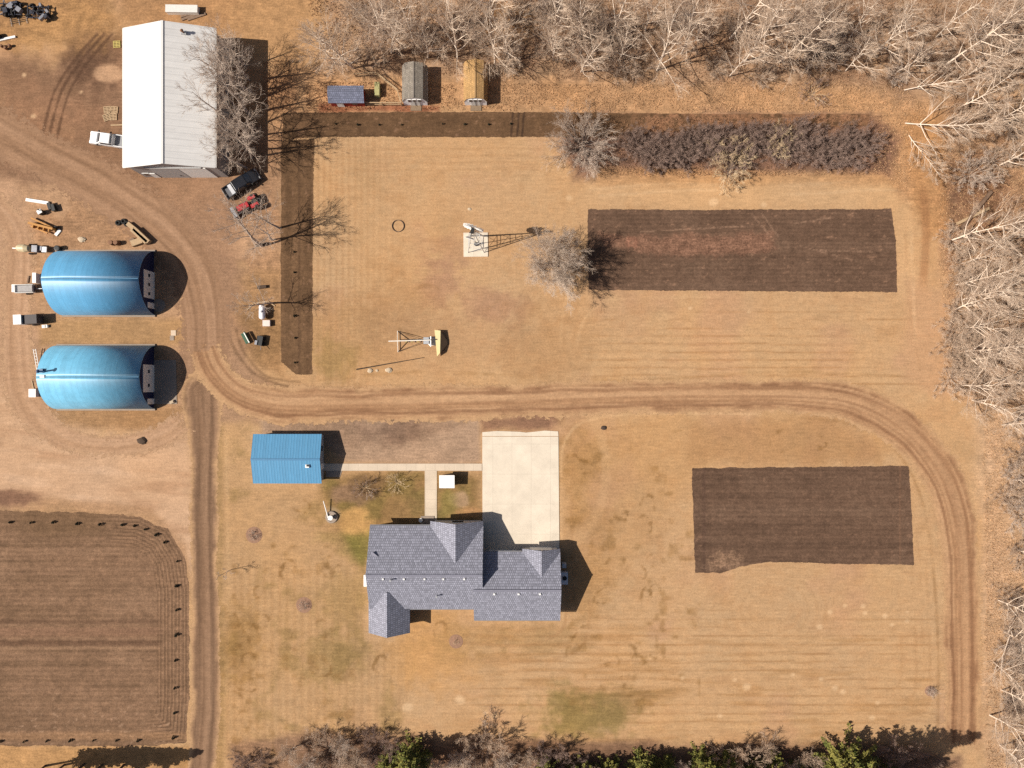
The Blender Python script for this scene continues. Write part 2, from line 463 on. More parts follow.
    mix(ell(10, 498, 26, 7, .5, .6, .8), (130, 94, 74), .3)
    mix(poly([(-220, 746), (192, 746), (190, 1000), (-220, 1000)], 5, 4), (192, 146, 98), .5)
    # north-east lawn
    lawn = poly([(314, 138), (560, 138), (590, 190), (900, 175), (925, 250), (925, 390), (330, 390), (314, 372)], 4, 3)
    vs = np.sin(x * 2 * math.pi / 6.2 + 2.5 * big) * sst(440, 330, x + 30 * wx)
    mix(lawn * sst(0, 1, vs) * .28, (182, 138, 96)); mix(lawn * sst(0, 1, -vs) * .22, (218, 178, 132))
    mix(ell(440, 282, 18, 22, .6, .9, .5), (168, 124, 102), .3); mix(ell(500, 310, 24, 14, .6, .9, .4), (176, 132, 108))
    mix(ell(455, 250, 20, 14, .6, .9, .4), (176, 132, 102)); mix(ell(485, 305, 22, 14, .6, .9, .4), (178, 134, 104))
    mix(ell(350, 340, 40, 40, .6, 1, .4), (170, 130, 88), .3); mix(ell(335, 358, 20, 16, .6, 1, .5), (158, 128, 78), .3)
    mix(ell(400, 310, 40, 34, .6, .8, .35), (176, 130, 88))
    mix(ell(540, 350, 40, 40, .6, 1, .35), (174, 130, 88)); mix(ell(460, 340, 60, 30, .7, 1, .3), (180, 136, 98))
    hs = (2 * np.abs(np.sin(y * math.pi / 8.0 + 1.2 * wx)) ** .6 - 1.15) * -1.3 * (.6 + 2.0 * fbm(x * .25, y, 20, 212, 3)) * sst(560, 620, x) * sst(300, 315, y) * sst(392, 382, y)
    mix(sst(-.1, 1, hs) * .55, (174, 128, 84)); mix(sst(0, 1, -hs) * .3, (218, 174, 126))
    hs2 = np.sin(y * 2 * math.pi / 7 + 5 * wx) * sst(140, 150, y) * sst(185, 170, y) * sst(320, 350, x) * sst(560, 520, x)
    mix(sst(0, 1, hs2) * .25, (178, 134, 92))
    mix(poly([(585, 185), (900, 180), (915, 206), (915, 300), (897, 300), (897, 206), (585, 206)], 7, 6, op=.7), (216, 172, 126), .1)
    # tall orange-brown grass along the north, round the hedge
    mix(poly([(300, 70), (900, 78), (930, 100), (930, 190), (905, 200), (880, 172), (620, 178), (560, 160), (540, 113), (300, 110)], 7, 7), (198, 152, 110), .6)
    mix(poly([(560, 118), (870, 112), (900, 140), (890, 178), (620, 174), (575, 178)], 8, 9, op=.9), (130, 97, 80), .8)
    mix(poly([(320, 104), (440, 105), (440, 112), (320, 112)], 3, 3, op=.8), (150, 92, 66), .8)
    mix(poly([(590, 168), (880, 172), (900, 184), (600, 186)], 5, 5, op=.8), (200, 152, 106), .5)
    # leaf litter under the tree belts
    belt = poly([(300, -220), (1300, -220), (1300, 70), (930, 95), (860, 88), (560, 78), (330, 66)], 12, 11)
    mix(belt, (180, 144, 113), .7)
    mix(belt * sst(-.02, .25, mid) * .8, (150, 116, 90)); mix(belt * sst(.05, .3, -mid) * .6, (196, 156, 118))
    mix(ell(280, 20, 50, 40, .5, .7, .8), (196, 150, 104), .5); mix(ell(512, 22, 26, 18, .5, .7, .7), (190, 144, 100), .5)
    east = poly([(1300, 90), (940, 90), (940, 200), (946, 300), (955, 380), (985, 420), (985, 560), (986, 720), (985, 1000), (1300, 1000)], 10, 9)
    mix(east, (190, 152, 118), .8)
    mix(east * sst(-.05, .22, mid) * .55, (150, 114, 88)); mix(east * sst(.06, .3, -mid) * .6, (206, 164, 124))
    mix(poly([(972, 405), (1300, 400), (1300, 1000), (984, 1000), (982, 560)], 8, 8, op=.7), (208, 168, 130), .7)
    mix(ell(975, 190, 40, 40, .5, .8, .8), (128, 92, 70), .9)
    mix(poly([(905, 120), (946, 110), (950, 230), (925, 240), (912, 190)], 7, 7, op=.8), (190, 140, 94), .7)
    mix(sst(6, 2, np.abs(x - 923 - 3 * np.sin(y / 30))) * sst(180, 200, y) * sst(300, 270, y) * .5, (160, 112, 76), .3)
    mix(poly([(905, 280), (945, 290), (965, 400), (940, 400), (905, 380)], 8, 6, op=.6), (200, 154, 116), .15)
    # gravel spread in front of the small blue shed
    mix(poly([(262, 420), (480, 418), (482, 464), (345, 462), (325, 440), (262, 434)], 4, 4), (184, 150, 122), .4)
    mix(poly([(270, 416), (440, 417), (470, 424), (420, 446), (350, 446), (330, 432), (270, 430)], 8, 9, op=.55), (148, 116, 92), .6)
    mix(ell(400, 432, 28, 12, .5, .9, .6), (134, 104, 84), .5)
    mix(poly([(480, 418), (570, 408), (550, 430), (482, 431)], 5, 5, op=.8), (142, 104, 82), .5)
    # house garden
    hg = poly([(318, 474), (482, 474), (482, 530), (365, 530), (366, 575), (330, 545), (318, 500)], 7, 7)
    mix(hg * .9, (152, 118, 76), .5)
    mix(hg * sst(-.1, .2, mid) * .65, (126, 108, 62), .6); mix(hg * sst(.02, .25, -mid) * .5, (180, 140, 94))
    mix(ell(358, 545, 16, 18, .5, .7, .8), (128, 116, 60), .6); mix(ell(340, 538, 20, 8, .5, .8, .6), (138, 122, 66), .6)
    mix(ell(352, 522, 17, 14, .35, .5, .85), (208, 160, 102), .25)
    mix(ell(349, 494, 18, 10, .4, .6, .8), (148, 116, 92), .6); mix(ell(366, 486, 14, 12, .5, .8, .7), (118, 92, 66), .7)
    mix(ell(460, 500, 10, 8, .35, .4, .8), (190, 154, 122), .2); mix(ell(448, 505, 9, 14, .5, .6, .6), (136, 124, 66), .4)
    mix(ell(470, 512, 14, 5, .4, .5, .7), (196, 146, 100))
    mix(ell(331, 516, 9, 9, .3, .2, .7), (186, 162, 132), .3)
    # west lawn
    wl = poly([(218, 425), (250, 418), (250, 490), (320, 488), (366, 580), (366, 640), (420, 645), (400, 730), (218, 760)], 5, 4)
    mix(wl * .6, (192, 150, 106), .3)
    vs = np.sin(x * 2 * math.pi / 7.5 + 2 * big) * sst(540, 580, y)
    mix(wl * sst(0, 1, vs) * .22, (176, 134, 92)); mix(wl * sst(0, 1, -vs) * .2, (212, 170, 124))
    mix(wl * sst(.06, .28, fbm(x, y, 26, 41)) * .6, (158, 126, 80), .4)
    mix(ell(335, 655, 34, 24, .5, .7, .55), (156, 126, 78), .35); mix(ell(345, 600, 26, 30, .6, .8, .45), (160, 128, 80), .35)
    mix(ell(240, 642, 20, 34, .6, .8, .5), (158, 118, 68), .4); mix(ell(224, 440, 16, 14, .6, .7, .5), (204, 160, 112))
    mix(ell(430, 650, 40, 34, .6, .7, .6), (206, 154, 98), .2)
    mix(ell(470, 640, 40, 18, .6, .9, .35), (160, 124, 78), .3); mix(ell(540, 640, 40, 14, .6, .9, .4), (160, 124, 78), .3)
    mix(poly([(208, 425), (222, 425), (224, 770), (214, 770)], 3, 3, op=.5), (162, 128, 84), .4)
    # driveway side, darker tufty turf
    mix(ell(582, 462, 26, 30, .6, .8, .5), (160, 120, 74), .4); mix(ell(590, 520, 24, 14, .6, 1, .4), (166, 124, 78), .4)
    mix(ell(590, 580, 20, 30, .6, .9, .4), (164, 122, 76), .4)
    mix(poly([(562, 420), (700, 412), (850, 414), (900, 440), (880, 462), (700, 462), (640, 560), (565, 610)], 12, 9, op=.3), (190, 142, 92))
    mix(sst(7, 2, np.abs(np.hypot((x - 560) / 1.0, (y - 470) / 1.6) - 46)) * sst(560, 565, x) * .25, (224, 182, 136))
    mix(poly([(690, 425), (830, 418), (880, 446), (880, 463), (690, 463)], 8, 8, op=.45), (176, 130, 88), .25)
    # south lawn mowing lines
    hs = (2 * np.abs(np.sin(y * math.pi / 8.6 + .9 * wx)) ** .6 - 1.15) * -1.3 * (.6 + 2.0 * fbm(x * .25, y, 20, 211, 3)) * sst(430, 520, x) * sst(945, 925, x) * sst(590, 640, y) * sst(735, 722, y)
    mix(sst(-.1, 1, hs) * .62, (170, 124, 80)); mix(sst(0, 1, -hs) * .30, (222, 177, 128))
    mix(sst(.05,.3,fbm(x * .12, y, 5, 215, 3)) * sst(400, 520, x) * sst(950, 920, x) * sst(600, 650, y) * .5, (178, 132, 86))
    rr = np.hypot(x - 770, (y - 610) * 1.25); rs = np.sin(rr * 2 * math.pi / 9) * sst(80, 55, rr) * sst(8, 20, rr)
    mix(sst(0, 1, rs) * .14, (184, 138, 94))
    mix(poly([(560, 690), (640, 686), (690, 691.3), (640, 712), (560, 716)], 6, 8, op=.4), (158, 116, 70), .4)
    mix(sst(3, .5, np.abs(y - (700 - (x - 560) * .085) - 4 * wf)) * sst(560, 590, x) * sst(698, 640, x) * .5, (140, 104, 62))
    mix(ell(582, 717, 44, 20, .6, .9, .8), (146, 122, 72), .4); mix(ell(558, 702, 14, 16, .6, .9, .6), (142, 120, 74), .4); mix(ell(610, 704, 40, 14, .6, 1, .4), (150, 120, 76), .4)
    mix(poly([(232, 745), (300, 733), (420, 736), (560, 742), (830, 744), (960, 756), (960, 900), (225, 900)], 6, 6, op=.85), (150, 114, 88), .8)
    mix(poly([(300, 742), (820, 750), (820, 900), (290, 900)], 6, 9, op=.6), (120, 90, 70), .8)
    # long soft tyre arcs left by the mower
    for pts, op, cl in [([(563, 620), (561, 480), (566, 440), (588, 420), (640, 414), (760, 414)], .5, (226, 184, 138)), ([(574, 600), (572, 480), (580, 446), (606, 430), (660, 424)], .3, (176, 132, 92)),
                        ([(800, 418), (850, 424), (892, 448), (916, 484), (930, 540), (938, 640), (938, 730)], .5, (160, 120, 80)), ([(800, 426), (845, 434), (880, 456), (902, 490), (918, 545), (922, 640)], .35, (182, 138, 96)),
                        ([(926, 560), (930, 690), (918, 712), (890, 718)], .3, (178, 134, 92)), ([(912, 570), (916, 680), (904, 700), (870, 708)], .3, (178, 134, 92)), ([(898, 580), (902, 670), (890, 690), (850, 698)], .25, (178, 134, 92)),
                        ([(574, 380), (580, 330), (600, 304), (640, 298), (720, 297)], .45, (224, 182, 136)), ([(588, 384), (594, 344), (612, 320), (650, 310)], .3, (180, 136, 96)), ([(560, 370), (566, 300), (600, 276)], .3, (222, 180, 134)),
                        ([(345, 300), (400, 330), (460, 325), (500, 300)], .25, (178, 136, 96)), ([(320, 380), (420, 372), (520, 376), (640, 380), (780, 372), (900, 376)], .4, (170, 128, 84)),
                        ([(600, 196), (700, 190), (800, 194), (880, 190), (908, 200), (912, 260), (915, 340)], .45, (226, 186, 142)), ([(590, 190), (660, 184), (760, 186), (850, 182)], .35, (226, 186, 142)),
                        ([(905, 210), (908, 290), (920, 370)], .35, (182, 138, 98)), ([(226, 440), (228, 560), (226, 740)], .35, (218, 176, 128)), ([(240, 560), (241, 740)], .3, (180, 138, 96)),
                        ([(440, 640), (520, 646), (560, 632), (566, 610)], .35, (178, 132, 90)), ([(430, 655), (520, 662), (580, 648), (590, 600)], .35, (178, 132, 90)), ([(300, 726), (420, 716), (560, 716)], .3, (224, 178, 128))]:
        l = smooth([(a, b, 1) for a, b in pts], 8)
        sd, al, hw = along(x, y, l)
        mix(sst(3.0, .8, np.abs(sd) + 5 * np.abs(wf)) * op * sst(-.25, .1, fbm(x, y, 40, 500)), cl)
    # fairy rings and dark tufts in the turf
    rg = np.random.RandomState(4)
    rings = [(640, 571, 6), (652, 561, 5), (656, 577, 7), (646, 596, 6), (655, 592, 5), (610, 660, 7), (632, 651, 5), (640, 660, 4), (658, 654, 6), (603, 596, 8), (574, 470, 12), (590, 455, 9),
             (250, 664, 9), (238, 636, 10), (246, 684, 9), (297, 640, 8), (236, 700, 8), (785, 440, 13), (820, 442, 6), (324, 630, 9), (335, 560, 8), (232, 620, 7), (648, 505, 8), (645, 525, 7), (622, 515, 6), (600, 555, 9),
             (380, 664, 7), (320, 668, 9), (440, 632, 8), (655, 667, 5), (625, 680, 5), (630, 700, 4), (583, 636, 9), (300, 505, 8), (258, 620, 9), (420, 310, 22), (240, 720, 8), (288, 570, 8), (262, 590, 7)]
    for cx, cy, r in rings:
        a = np.arctan2(y - cy, x - cx); ph = rg.rand() * 6.28
        d = np.abs(np.hypot(x - cx, y - cy) - r * (1 + .25 * np.sin(2 * a + ph))) + wf * 5
        mix(sst(2.4, .6, d) * sst(-.9, .1, np.cos(a - ph)) * sst(-.12, .12, fbm(x, y, 5, 400 + cx, 2)) * (.5 if r < 14 else .2), (132, 95, 54), .4)
    tuft = fbm(x, y, 13, 131, 3)
    zone = (sst(555, 575, x) * sst(720, 680, x) * sst(420, 440, y) * sst(720, 700, y) + sst(216, 226, x) * sst(370, 350, x) * sst(500, 530, y)) > .5
    mix(zone * sst(.12, .34, tuft) * .42, (140, 102, 58), .4)
    # pale gopher mounds
    for cx, cy, r in [(747, 687, 4), (735, 680, 2.5), (820, 627, 2.8), (830, 612, 2.6), (845, 606, 2.2), (863, 606, 2.6), (865, 613, 2.4), (885, 616, 2.2), (892, 625, 2.2), (907, 612, 1.8), (907, 621, 2), (835, 688, 3),
                      (843, 692, 3), (878, 703, 2.4), (821, 679, 2.4), (793, 675, 2), (720, 716, 3), (872, 718, 3), (494, 716, 4), (486, 713, 3), (407, 707, 5), (569, 198, 3), (714, 202, 5), (764, 205, 3.5), (690, 308, 2),
                      (471, 209, 1.5), (749, 312, 1.6), (683, 678, 2), (24, 75, 1.8), (33, 116, 2.5), (81, 92, 1.8), (460, 700, 5)]:
        mix(ell(cx, cy, r, r * .85, .5, .5, .7), (234, 194, 150), .05)
    # ruts in the yard
    for ln, w in ((((150, 100), (128, 40)), 3), (((72, 150), (66, 95)), 3)):
        pass
    for off in (-7, 0, 8):
        l = smooth([(46 + off, 150, 1), (60 + off, 95, 1), (80 + off, 62, 1), (104 + off, 34, 1)], 6)
        sd, al, hw = along(x, y, l)
        mix(sst(2.2, .6, np.abs(sd) + wf * 2) * sst(0, 20, al) * .6, (92, 66, 50))
    for off in (-4, 4):
        l = smooth([(232 + off, 330, 1), (240 + off, 352, 1), (262 + off, 376, 1), (300, 386 - off, 1)], 6)
        sd, al, hw = along(x, y, l)
        mix(sst(2, .5, np.abs(sd) + wf * 2) * .45, (112, 84, 60))
    # overall blotch and per-place tone
    k = 1 + .10 * big + .08 * mid + (.05 + .32 * ro) * fin
    c = c * k[:, None]
    c = c + (vnoise(x, y, 47, 301) * 5)[:, None] * np.array([1, .2, -.6])
    return c, ro, None

M_ground = earth_mat('dry_ground', .25, 3.4, bump=.6, k2=1.2, streak=1.9)
ground = grid_mesh('ground', -150, -120, 1174, 888, 1.5, 0.0, M_ground, paint_ground, skirt=9000)

# ---- dirt roads (sheets with worn, uneven edges)
M_road = earth_mat('packed_dirt', .20, 3.0, fade=True, bump=.4)
def road(name, pts, z, base, dark, light, rut, soft=5, ruts=(), res=1.4, taper=(0, 0), side=(203, 160, 118)):
    line = smooth(pts, 8)
    xs = [p[0] for p in line]; ys = [p[1] for p in line]; w = max(p[2] for p in line) + 10
    L = sum(math.hypot(b[0] - a[0], b[1] - a[1]) for a, b in zip(line, line[1:]))
    def paint(x, y):
        sd, al, hw = along(x, y, line)
        hw = hw * (1 + .5 * fbm(x, y, 40, 19, 3))
        s1 = fbm(sd, al * .05, 5, 11, 3); s2 = fbm(sd, al * .015, 2.6, 12, 2); s4 = fbm(sd + 2 * fbm(x, y, 50, 18, 2) * 6, al * .012, 4.2, 17, 2); s3 = fbm(x, y, 14, 15, 4)
        c = np.tile(np.array(base, float), (x.size, 1))
        def mix(m, col):
            nonlocal c
            m = np.clip(m, 0, 1)[:, None]; c = c * (1 - m) + np.array(col, float) * m
        mix(sst(.0, .3, s1) * .6, dark); mix(sst(.0, .3, -s1) * .55, light); mix(sst(.03, .28, s2) * .55, dark); mix(sst(.05, .3, -s2) * .4, light); mix(sst(.04, .3, s4) * .45, rut); mix(sst(.05, .3, -s4) * .35, light); mix(sst(.05, .3, s3) * .35, dark)
        mix(sst(.3, .08, np.abs(sd / hw + .2)) * .35, light)
        for off, wd, op in ruts:
            mix(sst(wd, wd * .35, np.abs(sd - off * hw) + s3 * 2.5) * op * (1 + s2), rut)
        mix(sst(1.6, .4, np.abs(np.abs(sd) - hw * .82) + s3 * 6) * .45 * sst(-.2, .1, fbm(x, y, 30, 23, 2)), rut)
        mix(sst(.6, 1.02, np.abs(sd) / hw + s3 * .5), side)
        cov = .5 + (hw - np.abs(sd)) / (2 * soft)
        if taper[0]: cov = np.minimum(cov, al / taper[0])
        if taper[1]: cov = np.minimum(cov, (L - al) / taper[1])
        return c, np.full(x.size, .25), np.clip(cov, -.6, 1.6)
    def keep(x, y):
        sd, al, hw = along(x, y, line)
        return np.abs(sd) < hw * 1.2 + soft * 1.0
    return grid_mesh(name, min(xs) - w, min(ys) - w, max(xs) + w, max(ys) + w, res, z, M_road, paint, keep=keep)

road('south_track', [(203, 392, 20), (204, 425, 18), (204.5, 450, 14.5), (204, 520, 14), (206, 620, 14), (206, 700, 14), (203, 740, 14), (199, 800, 14), (190, 880, 14)], .008,
     (152, 117, 90), (132, 100, 76), (176, 138, 108), (118, 90, 69), 5.0, ((-.45, 3, .5), (.5, 3, .5)))
road('yard_road', [(-120, 70, 26), (-10, 128, 24), (50, 160, 24), (110, 193, 24), (160, 228, 24), (190, 262, 26), (204, 310, 25), (206, 360, 24), (206, 415, 20)], .004,
     (172, 132, 101), (150, 114, 86), (192, 151, 119), (138, 104, 78), 18, ((-.5, 3.5, .4), (.35, 3, .35), (0, 2, .3)), taper=(0, 40), side=(166, 128, 99))
road('loop_track', [(-20, 190, 10), (16, 235, 14), (16, 320, 15), (22, 392, 16), (58, 434, 14), (110, 446, 9), (160, 436, 11), (196, 410, 12)], .012,
     (196, 154, 119), (180, 139, 106), (210, 168, 134), (176, 136, 104), 14, ((-.4, 2.5, .3), (.4, 2.5, .3)), taper=(40, 40), side=(199, 158, 122))
road('driveway_road', [(200, 330, 12), (212, 366, 16), (236, 392, 17), (272, 404, 19), (330, 405, 18), (420, 403, 18), (500, 401, 17), (600, 398, 17), (700, 396, 16), (790, 396, 17), (850, 402, 19), (896, 424, 22), (930, 458, 22),
     (950, 498, 20), (960, 550, 19), (962, 620, 19), (963, 690, 18), (962, 735, 17), (961, 765, 16)], .016,
     (192, 147, 108), (168, 125, 91), (214, 170, 129), (140, 100, 72), 8, ((-.5, 2.5, .4), (.52, 2.2, .65), (.05, 1.8, .25), (-.74, 1.5, .45), (.3, 1.5, .3)), taper=(40, 45))

# ---- ploughed plots
M_soil = earth_mat('tilled_soil', .32, 3.0, fade=True, bump=1.0, ragged=.8)
def plot(name, pts, z, base, dark, light, rows=0, rowdir='h', soft=2.2, warp=.45, extra=None, res=1.2, rowamp=.3, speck=.5):
    xs = [p[0] for p in pts]; ys = [p[1] for p in pts]
    def paint(x, y):
        s3 = fbm(x, y, 30, 33, 4); f = fbm(x, y, 4, 35, 3)
        u, v = (y, x) if rowdir == 'h' else (x, y)
        st = fbm(u, v * .03, 7, 37, 3)
        c = np.tile(np.array(base, float), (x.size, 1))
        def mix(m, col):
            nonlocal c
            m = np.clip(m, 0, 1)[:, None]; c = c * (1 - m) + np.array(col, float) * m
        mix(sst(0, .3, st) * .55, dark); mix(sst(0, .3, -st) * .4, light); mix(sst(.05, .3, s3) * .4, dark); mix(sst(.05, .3, -s3) * .35, light)
        if rows:
            r = np.sin(u * 2 * math.pi / rows + st * 2.5) + 1.6 * fbm(u, v * .04, 2.6, 45, 2)
            mix(sst(0, 1, r) * rowamp, dark); mix(sst(0, 1, -r) * rowamp * .7, light)
        sp = fbm(u * 1.0, v * .55, 2.2, 39, 2)
        mix(sst(.24, .36, sp) * speck, (176, 134, 106))
        ro = np.full(x.size, .25)
        if extra is not None: c, ro = extra(x, y, c, ro, mix, s3, f, st, lambda: c)
        sd = sd_poly(x, y, pts) + warp * 4 * fbm(x, y, 12, 43, 3)
        return c * (1 + .16 * f)[:, None], ro, np.clip(.5 - sd / (2 * soft), -.6, 1.6)
    return grid_mesh(name, min(xs) - 4, min(ys) - 4, max(xs) + 4, max(ys) + 4, res, z, M_soil, paint, keep=lambda x, y: sd_poly(x, y, pts) < 3.5)

def ex_ne(x, y, c, ro, mix, s3, f, st, cur):
    d = sd_poly(x, y, [(600, 233), (690, 236), (772, 233), (772, 252), (700, 254), (640, 254), (606, 246)]) + 12 * f + 14 * s3
    mix(sst(4, -4, d) * .8, (146, 106, 84)); ro = np.where(d < 0, .9, ro)
    mix(sst(3.5, 1, np.abs(np.hypot(x - 632, y - 242) - 4) + 5 * f) * .5, (172, 118, 94)); 
    for ax, ay, bx, by in ((750, 212, 772, 238), (762, 214, 778, 236), (640, 232, 745, 226), (790, 224, 830, 218), (820, 250, 872, 252), (800, 246, 860, 262)):
        sd, al, hw = along(x, y, [(ax, ay, 1), (bx, by, 1)])
        mix(sst(1.5, .3, np.abs(sd) + 5 * np.abs(f)) * .5, (190, 150, 122))
    return cur(), ro
plot('north_garden_plot', [(588, 209), (700, 210), (891, 209), (896, 240), (897, 292), (700, 291), (588, 290)], .006, (115, 88, 70), (96, 73, 58), (132, 104, 84), 4.2, 'h', extra=ex_ne, rowamp=.26)
def ex_se(x, y, c, ro, mix, s3, f, st, cur):
    d = np.hypot((x - 722) / 20, (y - 563) / 10) + 1.4 * s3 + 1.6 * f
    mix(sst(1.15, .6, d) * .65, (166, 130, 102)); ro = np.where(d < 1, .8, ro)
    mix(sst(2.4, .8, np.abs(x - 704)) * .3, (86, 64, 54)); mix(sst(1.4, .4, np.abs(x - 900)) * .4, (150, 110, 84))
    return cur(), ro
plot('south_garden_plot', [(692, 468), (800, 467), (909, 466), (911, 500), (914, 565), (850, 564), (770, 562), (742, 566), (722, 573), (695, 573)], .006, (115, 88, 70), (96, 73, 58), (132, 104, 84), 4.6, 'h', extra=ex_se, rowamp=.24, speck=.3)

SWF = [(-140, 512), (20, 511), (90, 513), (140, 516), (168, 530), (184, 556), (189, 590), (189, 700), (186, 742), (150, 746), (-140, 746)]
def ex_sw(x, y, c, ro, mix, s3, f, st, cur):
    sd = sd_poly(x, y, SWF)
    hb = sst(30, 24, -sd) * sst(150, 160, x) + sst(-36, -26, sd) * sst(535, 528, y) * 0
    r = np.sin(sd * 2 * math.pi / 3.6 + 1.5 * f)
    edge = sst(36, 30, -sd) * sst(140, 165, x + (y < 560) * 40)
    mix(edge * sst(-.2, 1, r) * .55, (96, 72, 54)); mix(edge * sst(-.2, 1, -r) * .45, (172, 132, 100))
    mix(sst(4, 1, np.abs(y - 643 - 2 * f)) * sst(165, 155, x) * .5, (92, 66, 50)); mix(sst(3, 1, np.abs(y - 622 - 3 * f)) * sst(165, 155, x) * .35, (96, 70, 54))
    mix(sst(7, 2, np.abs(y - 632)) * sst(165, 155, x) * .5, (146, 108, 84))
    mix(sst(2.2, .6, np.abs(y - 648 - 2 * f)) * .4 * sst(160, 150, x), (178, 140, 108))
    spk = fbm(x, y * 1.6, 3.2, 71, 2)
    mix(sst(.18, .34, spk) * sst(670, 730, y + 30 * s3) * .6, (198, 160, 130))
    mix(sst(6, 2, np.abs(y - 736 - 3 * s3)) * .5, (170, 128, 92))
    mix(sst(30, 10, np.hypot((x - 60) / 2.5, y - 516)) * .4, (110, 84, 58))
    return cur(), ro
plot('ploughed_field', SWF, .006, (146, 112, 86), (120, 92, 69), (166, 130, 102), 5.0, 'h', extra=ex_sw, soft=3.0, warp=.9, res=1.4, rowamp=.3, speck=.35)
def ex_strip(x, y, c, ro, mix, s3, f, st, cur):
    for k in (-6, 0, 5):
        sd, al, hw = along(x, y, [(519 + k, 112, 1), (517 + k, 138, 1)])
        mix(sst(1.2, .3, np.abs(sd)) * .7, (62, 46, 38))
    m = sst(600, 680, x + 60 * s3)
    mix(np.clip(m * .9 * sst(-.25, .15, f + s3 * .6), 0, 1), (160, 116, 86)); ro = np.where(m > .5, .8, ro)
    return cur(), ro
plot('shelter_belt_strip', [(283, 113), (400, 112), (560, 112), (690, 114), (870, 114), (868, 126), (700, 130), (600, 137), (315, 137), (283, 140)], .006, (112, 84, 60), (94, 70, 50), (130, 98, 72), 0, extra=ex_strip, soft=2.6, speck=.45)
def ex_v(x, y, c, ro, mix, s3, f, st, cur):
    mix(sst(1.6, .4, np.abs(x - 299 - f)) * .4, (84, 62, 46)); mix(sst(1.2, .3, np.abs(x - 313)) * .3, (166, 124, 88))
    return cur(), ro
plot('shelter_belt_strip', [(281, 141), (314, 139), (313, 250), (312, 374), (296, 374), (281, 362)], .010, (122, 92, 66), (102, 76, 54), (140, 106, 78), 0, 'v', extra=ex_v, soft=2.2, speck=.4)

# ================================================================== BUILDINGS
M_conc = mat('concrete', alb((240, 212, 182)) * .98, .85, .07, 1.3, bump=.1, spec=.15)
M_conc2 = mat('grey_concrete', alb((178, 158, 140)), .85, .12, 1.6, bump=.1, spec=.15)
M_white = mat('white_paint', (.78, .76, .72), .5, .06, 2.0, dirt=.0)
M_dark = mat('dark_opening', (.012, .012, .014), .5, .1)
M_glass = mat('window_glass', (.03, .035, .045), .08, .05, spec=.8)
M_siding = mat('pale_siding', (.52, .50, .47), .6, .06, 3)
M_shing = shingle_mat('grey_shingles', alb((153, 151, 161)) * 1.22, dark=.52)
M_shing2 = shingle_mat('shed_shingles', alb((132, 134, 152)), course=.35)
M_trim = mat('white_trim', (.72, .70, .66), .5, .04)
M_steel = mat('galvanised_steel', (.45, .45, .45), .4, .1, 4, metal=.6)
M_black = mat('black_plastic', (.02, .02, .02), .5, .1)
M_tyre = mat('tyre_rubber', (.018, .017, .016), .8, .15)

def sheet(name, pts, z, th, m, kind='structure'):
    """flat slab on the ground from photo-pixel corners"""
    b = MB(); n = len(pts)
    vs = [G(x, y, z + th) for x, y in pts] + [G(x, y, z - .05) for x, y in pts]
    b.add(vs, [tuple(range(n)), tuple(reversed(range(n, 2 * n)))] + [(k, n + k, n + (k + 1) % n, (k + 1) % n) for k in range(n)])
    o = b.build(name, m, off=Vector((0, 0, 0)))
    return tag(o, kind=kind)

def slab_mat(name, rgb, joint):
    m, nt, b = nodes(name)
    tc = N(nt, 'ShaderNodeTexCoord')
    n1 = N(nt, 'ShaderNodeTexNoise'); n1.inputs['Scale'].default_value = .35; n1.inputs['Detail'].default_value = 7; n1.inputs['Roughness'].default_value = .6
    n2 = N(nt, 'ShaderNodeTexNoise'); n2.inputs['Scale'].default_value = 3; n2.inputs['Detail'].default_value = 6
    for n in (n1, n2): nt.links.new(tc.outputs['Object'], n.inputs['Vector'])
    br = N(nt, 'ShaderNodeTexBrick'); br.offset = 0; br.inputs['Scale'].default_value = 1
    br.inputs['Brick Width'].default_value = joint[0]; br.inputs['Row Height'].default_value = joint[1]; br.inputs['Mortar Size'].default_value = .035; br.inputs['Mortar Smooth'].default_value = .4
    r = np.array(rgb)
    br.inputs['Color1'].default_value = (*(r * 1.0), 1); br.inputs['Color2'].default_value = (*(r * .95), 1); br.inputs['Mortar'].default_value = (*(r * .78), 1)
    nt.links.new(tc.outputs['Object'], br.inputs['Vector'])
    c = ramp_mult(nt, br.outputs[0], n1.outputs[0], .76, 1.22); c = ramp_mult(nt, c, n2.outputs[0], .93, 1.07)
    nt.links.new(c, b.inputs['Base Color']); b.inputs['Roughness'].default_value = .85; b.inputs['Specular IOR Level'].default_value = .12
    return m
M_slab = slab_mat('driveway_concrete', alb((250, 231, 206)), (3.2, 5.0))
M_walk = slab_mat('path_concrete', alb((236, 213, 186)), (1.6, 1.6))
sheet('concrete_driveway', [(482.3, 436.6), (558.4, 436.6), (559.4, 552), (482.6, 552)], .004, .08, M_slab)
sheet('concrete_apron', [(482.3, 432.2), (497, 431), (520, 431.8), (526, 432.6), (545, 430.6), (558, 431.4), (558.4, 436.1), (482.3, 436.1)], .004, .06, M_slab)
sheet('garden_path', [(322, 463.6), (481.9, 463.6), (481.9, 470.8), (436.8, 470.8), (436.8, 526), (424.8, 526), (424.8, 470.8), (322, 470.8)], .004, .07, M_walk)
sheet('garage_step_slab', [(326, 465), (344, 465), (340, 477), (326, 477)], .0, .06, M_conc2)
sheet('shed_apron_slab', [(152, 360), (176, 360), (177, 404), (152, 404)], .016, .07, M_conc2)
sheet('windmill_pad', [(463.4, 232.8), (487.8, 232.6), (488, 256.6), (463.6, 256.9)], .0, .12, M_slab)
def disc(name, c, r, z, th, m):
    return sheet(name, [(c[0] + r * math.cos(t * math.pi / 10), c[1] + r * math.sin(t * math.pi / 10)) for t in range(20)], z, th, m)
disc('round_slab', (159, 305.5), 6.6, .0, .1, M_conc2)

